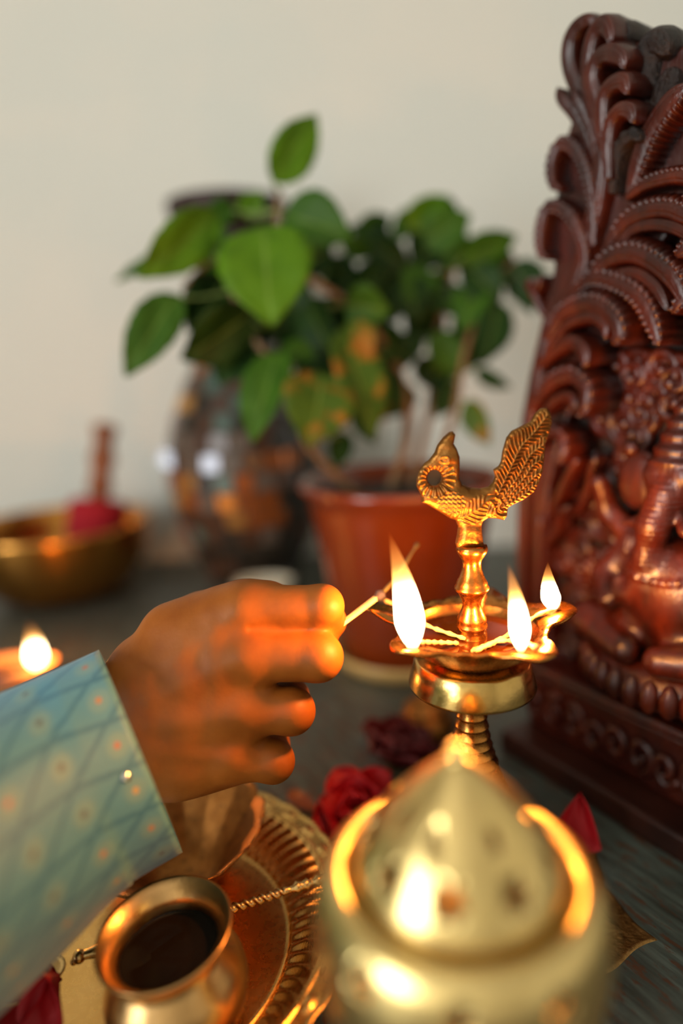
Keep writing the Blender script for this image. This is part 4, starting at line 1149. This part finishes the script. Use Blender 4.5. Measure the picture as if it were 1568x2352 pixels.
stem([(PX - 0.035, PY - 0.01, 0.150), D(720, 1040, 0.53), D(680, 960, 0.52), D(640, 860, 0.51), D(560, 740, 0.51), D(500, 600, 0.51), D(420, 660, 0.50)], 0.0036, 0.0014)
stem([(PX - 0.002, PY + 0.012, 0.150), D(930, 930, 0.60), D(870, 760, 0.61), D(860, 600, 0.61)], 0.0036, 0.0014)
def leaf(bx, by, tx, ty, wpx, db, dt, roll, mat, fold=0.25, droop=0.10):
    B = D(bx, by, db); T = D(tx, ty, dt); ax = T - B; L = ax.length; ax.normalize()
    view = ((B + T) * 0.5 - CPOS).normalized()
    N = (-view - ax * (-view).dot(ax)).normalized(); N.rotate(Matrix.Rotation(math.radians(roll), 3, ax))
    Sd = ax.cross(N); W = wpx * (db + dt) / 2 / FPX; n, mm_ = 16, 9; v = []; f = []; uv = []
    for i in range(n + 1):
        t = i / n; w = W * 0.5 * (math.sin(PI * t ** 0.78) ** 0.72 if 0 < t < 1 else 0.0)
        w *= (1 - 0.22 * max(0, t - 0.7) / 0.3) * (1 + 0.035 * math.sin(i * 2.6))
        for j in range(mm_):
            s = j / (mm_ - 1) * 2 - 1
            h = fold * abs(s) * w - droop * L * (t - 0.5) ** 2 * 2 + 0.012 * L * math.sin(s * 5 + t * 11) + 0.02 * L * math.cos(abs(s) * 3 - t * 26) * abs(s) * 0.35
            v.append(B + ax * L * t + Sd * s * w + N * h - PO); uv.append((j / (mm_ - 1), t))
    for i in range(n):
        for j in range(mm_ - 1):
            a = i * mm_ + j; f.append((a, a + 1, a + mm_ + 1, a + mm_))
    o = mesh_obj('leaf', v, f, mat, plant, True, uv)
    so = o.modifiers.new('thick', 'SOLIDIFY'); so.thickness = 0.0006; so.offset = 0
    b = B - PO + N * (-droop * L * 0.5)
    cand = [q for q in NODES if q.z < b.z + 0.004] or NODES
    q = min(cand, key=lambda p: (p - b).length)
    if (q - b).length > 0.002:
        mid = q.lerp(b, 0.55) + Vector((0, 0, -0.08 * (q - b).length))
        m = MB(); m.tube(spline([tuple(q), tuple(mid), tuple(b + ax * 0.003)], 10), [0.0013 - 0.0004 * i / 9 for i in range(10)], 7); m.build('petiole', 'petiole_green', plant)
LB, LG, LD, LY_ = LEAF_B, LEAF_G, LEAF_D, LEAF_Y
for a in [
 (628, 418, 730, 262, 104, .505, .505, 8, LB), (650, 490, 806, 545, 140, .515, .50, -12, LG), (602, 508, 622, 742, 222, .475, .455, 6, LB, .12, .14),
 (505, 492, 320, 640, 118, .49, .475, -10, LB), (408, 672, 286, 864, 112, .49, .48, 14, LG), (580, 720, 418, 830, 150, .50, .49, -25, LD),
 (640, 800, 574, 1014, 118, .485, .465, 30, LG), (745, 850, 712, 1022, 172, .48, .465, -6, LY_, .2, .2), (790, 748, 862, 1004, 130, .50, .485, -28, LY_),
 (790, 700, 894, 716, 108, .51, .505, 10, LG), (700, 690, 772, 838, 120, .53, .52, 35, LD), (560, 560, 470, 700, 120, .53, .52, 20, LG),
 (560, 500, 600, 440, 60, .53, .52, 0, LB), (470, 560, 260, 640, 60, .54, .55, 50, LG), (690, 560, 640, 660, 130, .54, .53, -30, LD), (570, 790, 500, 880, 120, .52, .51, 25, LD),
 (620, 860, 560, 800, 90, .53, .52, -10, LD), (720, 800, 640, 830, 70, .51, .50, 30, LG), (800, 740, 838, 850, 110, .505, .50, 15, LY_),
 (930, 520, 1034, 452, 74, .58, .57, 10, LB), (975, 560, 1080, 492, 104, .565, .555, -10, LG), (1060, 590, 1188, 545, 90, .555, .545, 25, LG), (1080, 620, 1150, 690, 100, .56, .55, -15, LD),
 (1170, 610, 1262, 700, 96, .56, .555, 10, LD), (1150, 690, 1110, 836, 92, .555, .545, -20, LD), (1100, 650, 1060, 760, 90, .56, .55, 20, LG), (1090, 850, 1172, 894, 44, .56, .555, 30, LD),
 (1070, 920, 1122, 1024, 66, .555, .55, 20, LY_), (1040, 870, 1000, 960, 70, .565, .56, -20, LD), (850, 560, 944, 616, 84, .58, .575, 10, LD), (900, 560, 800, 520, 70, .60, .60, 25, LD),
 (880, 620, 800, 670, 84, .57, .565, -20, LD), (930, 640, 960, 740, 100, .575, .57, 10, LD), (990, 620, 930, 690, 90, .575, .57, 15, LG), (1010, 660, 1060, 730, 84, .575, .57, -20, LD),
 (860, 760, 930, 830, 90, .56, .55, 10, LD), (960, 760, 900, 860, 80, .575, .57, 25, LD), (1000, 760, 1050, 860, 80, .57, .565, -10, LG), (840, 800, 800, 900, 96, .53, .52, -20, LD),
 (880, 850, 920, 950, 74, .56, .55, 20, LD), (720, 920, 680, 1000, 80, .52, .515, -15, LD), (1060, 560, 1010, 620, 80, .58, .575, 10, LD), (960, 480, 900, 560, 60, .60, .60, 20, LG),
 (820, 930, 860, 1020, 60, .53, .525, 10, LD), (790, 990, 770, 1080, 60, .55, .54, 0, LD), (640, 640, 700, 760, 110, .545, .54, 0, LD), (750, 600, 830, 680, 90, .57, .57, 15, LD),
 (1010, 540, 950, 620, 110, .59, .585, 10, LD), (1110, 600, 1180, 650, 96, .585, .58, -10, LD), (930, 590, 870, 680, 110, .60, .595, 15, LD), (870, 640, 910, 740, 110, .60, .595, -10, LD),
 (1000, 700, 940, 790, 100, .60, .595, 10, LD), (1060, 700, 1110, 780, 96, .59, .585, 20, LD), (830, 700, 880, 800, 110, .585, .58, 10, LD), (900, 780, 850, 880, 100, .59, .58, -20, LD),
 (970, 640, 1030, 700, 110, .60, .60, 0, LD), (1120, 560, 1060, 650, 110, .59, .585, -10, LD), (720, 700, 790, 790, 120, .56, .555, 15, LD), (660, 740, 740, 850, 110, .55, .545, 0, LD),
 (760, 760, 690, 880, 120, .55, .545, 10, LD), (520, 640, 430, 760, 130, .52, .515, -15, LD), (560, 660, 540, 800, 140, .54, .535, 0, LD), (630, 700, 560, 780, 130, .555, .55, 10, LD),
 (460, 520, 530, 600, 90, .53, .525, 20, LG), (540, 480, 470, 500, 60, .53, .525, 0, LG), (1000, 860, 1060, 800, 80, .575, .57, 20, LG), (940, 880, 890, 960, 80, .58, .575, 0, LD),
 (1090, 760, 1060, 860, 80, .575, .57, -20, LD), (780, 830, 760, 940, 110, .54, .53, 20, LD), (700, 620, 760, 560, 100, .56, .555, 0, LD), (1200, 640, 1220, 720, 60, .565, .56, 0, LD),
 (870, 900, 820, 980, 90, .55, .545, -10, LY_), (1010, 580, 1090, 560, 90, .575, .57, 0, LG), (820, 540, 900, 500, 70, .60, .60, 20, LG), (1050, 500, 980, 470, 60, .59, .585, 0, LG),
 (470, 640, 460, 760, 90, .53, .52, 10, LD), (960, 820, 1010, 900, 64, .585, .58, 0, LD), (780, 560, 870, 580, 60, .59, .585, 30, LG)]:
    leaf(*a)

# ------------------------------------------------------------------ mosaic vase
VX, VY = -0.1145, 0.800
vase = tag(empty('mosaic_vase', (VX, VY, 0)), 'tall dark mosaic vase with mirror and copper tiles behind the plant', 'vase')
vp = [(0, 0.0005), (0.046, 0.0005), (0.050, 0.004), (0.062, 0.030), (0.079, 0.065), (0.090, 0.100), (0.0945, 0.135), (0.092, 0.170), (0.083, 0.205), (0.070, 0.236), (0.055, 0.265), (0.044, 0.292), (0.038, 0.325), (0.037, 0.360), (0.041, 0.395), (0.049, 0.425)]
m = MB(); m.lathe(vp + [(0.046, 0.424), (0.036, 0.39), (0.033, 0.36), (0.034, 0.32), (0.0, 0.31)], 72); m.build('vase_body', 'vase_grout', vase)
m = MB(); m.lathe([(0.047, 0.412), (0.055, 0.420), (0.064, 0.430), (0.068, 0.438), (0.068, 0.446), (0.064, 0.447), (0.054, 0.438), (0.045, 0.424)], 72); m.build('vase_rim', 'vase_rim', vase)
TM = {}
for nm in ('brown', 'copper', 'gold', 'teal', 'mirror', 'grey', 'black', 'red'):
    me = bpy.data.meshes.new('tile_' + nm)
    vv = [(-.5, 0, -.5), (.5, 0, -.5), (.5, 0, .5), (-.5, 0, .5), (-.44, .12, -.44), (.44, .12, -.44), (.44, .12, .44), (-.44, .12, .44)]
    me.from_pydata(vv, [], [(4, 5, 6, 7), (0, 1, 5, 4), (1, 2, 6, 5), (2, 3, 7, 6), (3, 0, 4, 7)]); me.materials.append(MATS['tile_' + nm]); TM[nm] = me
SPOTS = [(395, 1042, 24, 'mirror'), (470, 1055, 22, 'mirror'), (553, 1092, 34, 'mirror'), (425, 1130, 24, 'gold'), (468, 1140, 20, 'grey'), (560, 1150, 50, 'copper'), (640, 1050, 40, 'copper'), (540, 1190, 40, 'gold'), (500, 965, 24, 'teal'), (420, 935, 24, 'gold'), (515, 1060, 24, 'grey'), (600, 1170, 44, 'copper')]
rnd = random.Random(4); zc = 0.016; RMT = RM.transposed(); cnt = 0
while zc < 0.40 and cnt < 300:
    r = float(np.interp(zc, [p[1] for p in vp], [p[0] for p in vp])); r2 = float(np.interp(zc + 0.002, [p[1] for p in vp], [p[0] for p in vp]))
    slope = math.atan2(r2 - r, 0.002); n = max(10, int(2 * PI * r / 0.0225)); ph = rnd.random()
    for j in range(n):
        if cnt >= 300: break
        a = 2 * PI * (j + ph) / n; p = Vector((r * math.cos(a), r * math.sin(a), zc)); cnt += 1
        q = RMT @ (p + Vector((VX, VY, 0)) - CPOS); sx, sy = 784 + FPX * q.x / -q.z, 1176 - FPX * q.y / -q.z
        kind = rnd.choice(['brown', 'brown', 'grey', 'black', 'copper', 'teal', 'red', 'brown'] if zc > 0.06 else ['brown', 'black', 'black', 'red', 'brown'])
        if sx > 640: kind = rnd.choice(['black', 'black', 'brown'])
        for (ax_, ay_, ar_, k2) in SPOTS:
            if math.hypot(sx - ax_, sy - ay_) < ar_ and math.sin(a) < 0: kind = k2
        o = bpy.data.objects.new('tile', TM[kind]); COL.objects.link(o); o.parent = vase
        yv = Vector((math.cos(a) * math.cos(slope), math.sin(a) * math.cos(slope), -math.sin(slope))); xv = Vector((-math.sin(a), math.cos(a), 0))
        if kind == 'mirror':
            wp = p + Vector((VX, VY, 0))
            yv = ((CPOS - wp).normalized() + (Vector((-1.46, -1.1, 0.5)) - wp).normalized()).normalized(); xv = (xv - yv * xv.dot(yv)).normalized()
        zv = xv.cross(yv)
        w_ = 2 * PI * r / n * 0.90; s_ = rnd.uniform(0.9, 1.0)
        M_ = Matrix((( -xv.x, yv.x, -zv.x), (-xv.y, yv.y, -zv.y), (-xv.z, yv.z, -zv.z))).to_4x4()
        o.matrix_local = Matrix.Translation(p - yv * 0.0006) @ M_ @ Matrix.Rotation(rnd.uniform(-0.06, 0.06) * (kind != 'mirror'), 4, 'X') @ Matrix.Diagonal((w_ * s_, 0.018, 0.0200 * s_, 1))
    zc += 0.0222 * math.cos(slope)

# ------------------------------------------------------------------ singing bowl with its striker
BX, BY = -0.345, 0.772
bowl = tag(empty('singing_bowl', (BX, BY, 0)), 'wide hammered brass singing bowl at the left edge', 'bowl')
def ham(r, z, a): return r + 0.0003 * math.sin(a * 26 + z * 500) * math.sin(z * 260), z
m = MB(); m.lathe([(0, 0.0008), (0.045, 0.0008), (0.064, 0.005), (0.084, 0.020), (0.0985, 0.045), (0.1055, 0.070), (0.1080, 0.088), (0.1085, 0.0915), (0.1065, 0.0925), (0.1035, 0.091), (0.1015, 0.072), (0.0945, 0.047), (0.081, 0.0245), (0.062, 0.0105), (0, 0.006)], 120, ham); m.build('bowl_shell', BR_BOWL, bowl)
ha = at_y(242, 972, 0.79); hb = at_y(226, 1160, 0.775)
mal = tag(empty('mallet', tuple(hb)), 'turned wooden mallet with red felt head resting in the singing bowl', 'mallet')
ax = (ha - hb).normalized(); L = (ha - hb).length
mp = [(0.000, 0.0085), (0.10, 0.0085), (0.16, 0.0105), (0.24, 0.012), (0.32, 0.0105), (0.40, 0.0085), (0.48, 0.0105), (0.56, 0.0125), (0.64, 0.0105), (0.72, 0.009), (0.78, 0.0085), (0.86, 0.0105), (0.93, 0.0120), (0.98, 0.0105), (1.0, 0.006)]
m = MB(); m.tube([ax * (t * L) for t, r in mp], [r * 1.25 for t, r in mp], 20); m.build('handle', 'turned_wood', mal)
m = MB(); m.tube([ax * t for t in (-0.078, -0.076, -0.070, -0.03, 0.000, 0.006, 0.008)], [0.020, 0.030, 0.034, 0.035, 0.034, 0.030, 0.010], 32); m.build('felt_head', 'felt_red', mal)

# ------------------------------------------------------------------ small clay lamp behind the sleeve
c = at_z(72, 1545, 0.026)
diya = tag(empty('clay_lamp', (c.x, c.y, 0)), 'small clay oil lamp with one flame behind the sleeve', 'oil lamp')
def dfn(r, z, a):
    w = min(1, max(0, (r - 0.02) / 0.012)); l = 0.010 * math.exp(-((a - 0.4 + PI) % (2 * PI) - PI) ** 2 / 0.12)
    return r + w * l, z + w * l * 0.2
m = MB(); m.lathe([(0, 0.0006), (0.016, 0.0006), (0.022, 0.006), (0.031, 0.017), (0.034, 0.024), (0.033, 0.0255), (0.031, 0.024), (0.027, 0.016), (0.018, 0.010), (0, 0.009)], 72, dfn); o = m.build('clay_dish', 'clay', diya); o.location = (-0.030, 0.01, 0)
m = MB(); m.lathe([(0, 0.0185), (0.0285, 0.0185)], 32); o = m.build('oil', 'lamp_oil', diya); o.location = (-0.030, 0.01, 0)
wick([(c.x - 0.03, c.y + 0.01, 0.019), (c.x - 0.01, c.y + 0.012, 0.022), (c.x + 0.002, c.y + 0.014, 0.0275)], diya)
fb = at_y(84, 1535, c.y + 0.010); ft = at_y(66, 1430, c.y + 0.010)
flame(fb, ft, 46 * 0.5 / FPX, diya, 0.03)

# pale oval dish near the vase
p = at_y(605, 1324, 0.705)
pd = empty('oval_dish', (p.x, 0.705, 0)); tag(pd, 'small pale cream oval dish in front of the mosaic vase', 'dish')
m = MB(); m.lathe([(0, 0.0006), (0.016, 0.0006), (0.022, 0.003), (0.031, 0.019), (0.034, 0.0285), (0.0335, 0.0300), (0.0315, 0.0285), (0.024, 0.015), (0, 0.010)], 48)
m.v = [(x, y * 0.6, z) for x, y, z in m.v]; m.build('dish_shell', 'cream_glaze', pd)
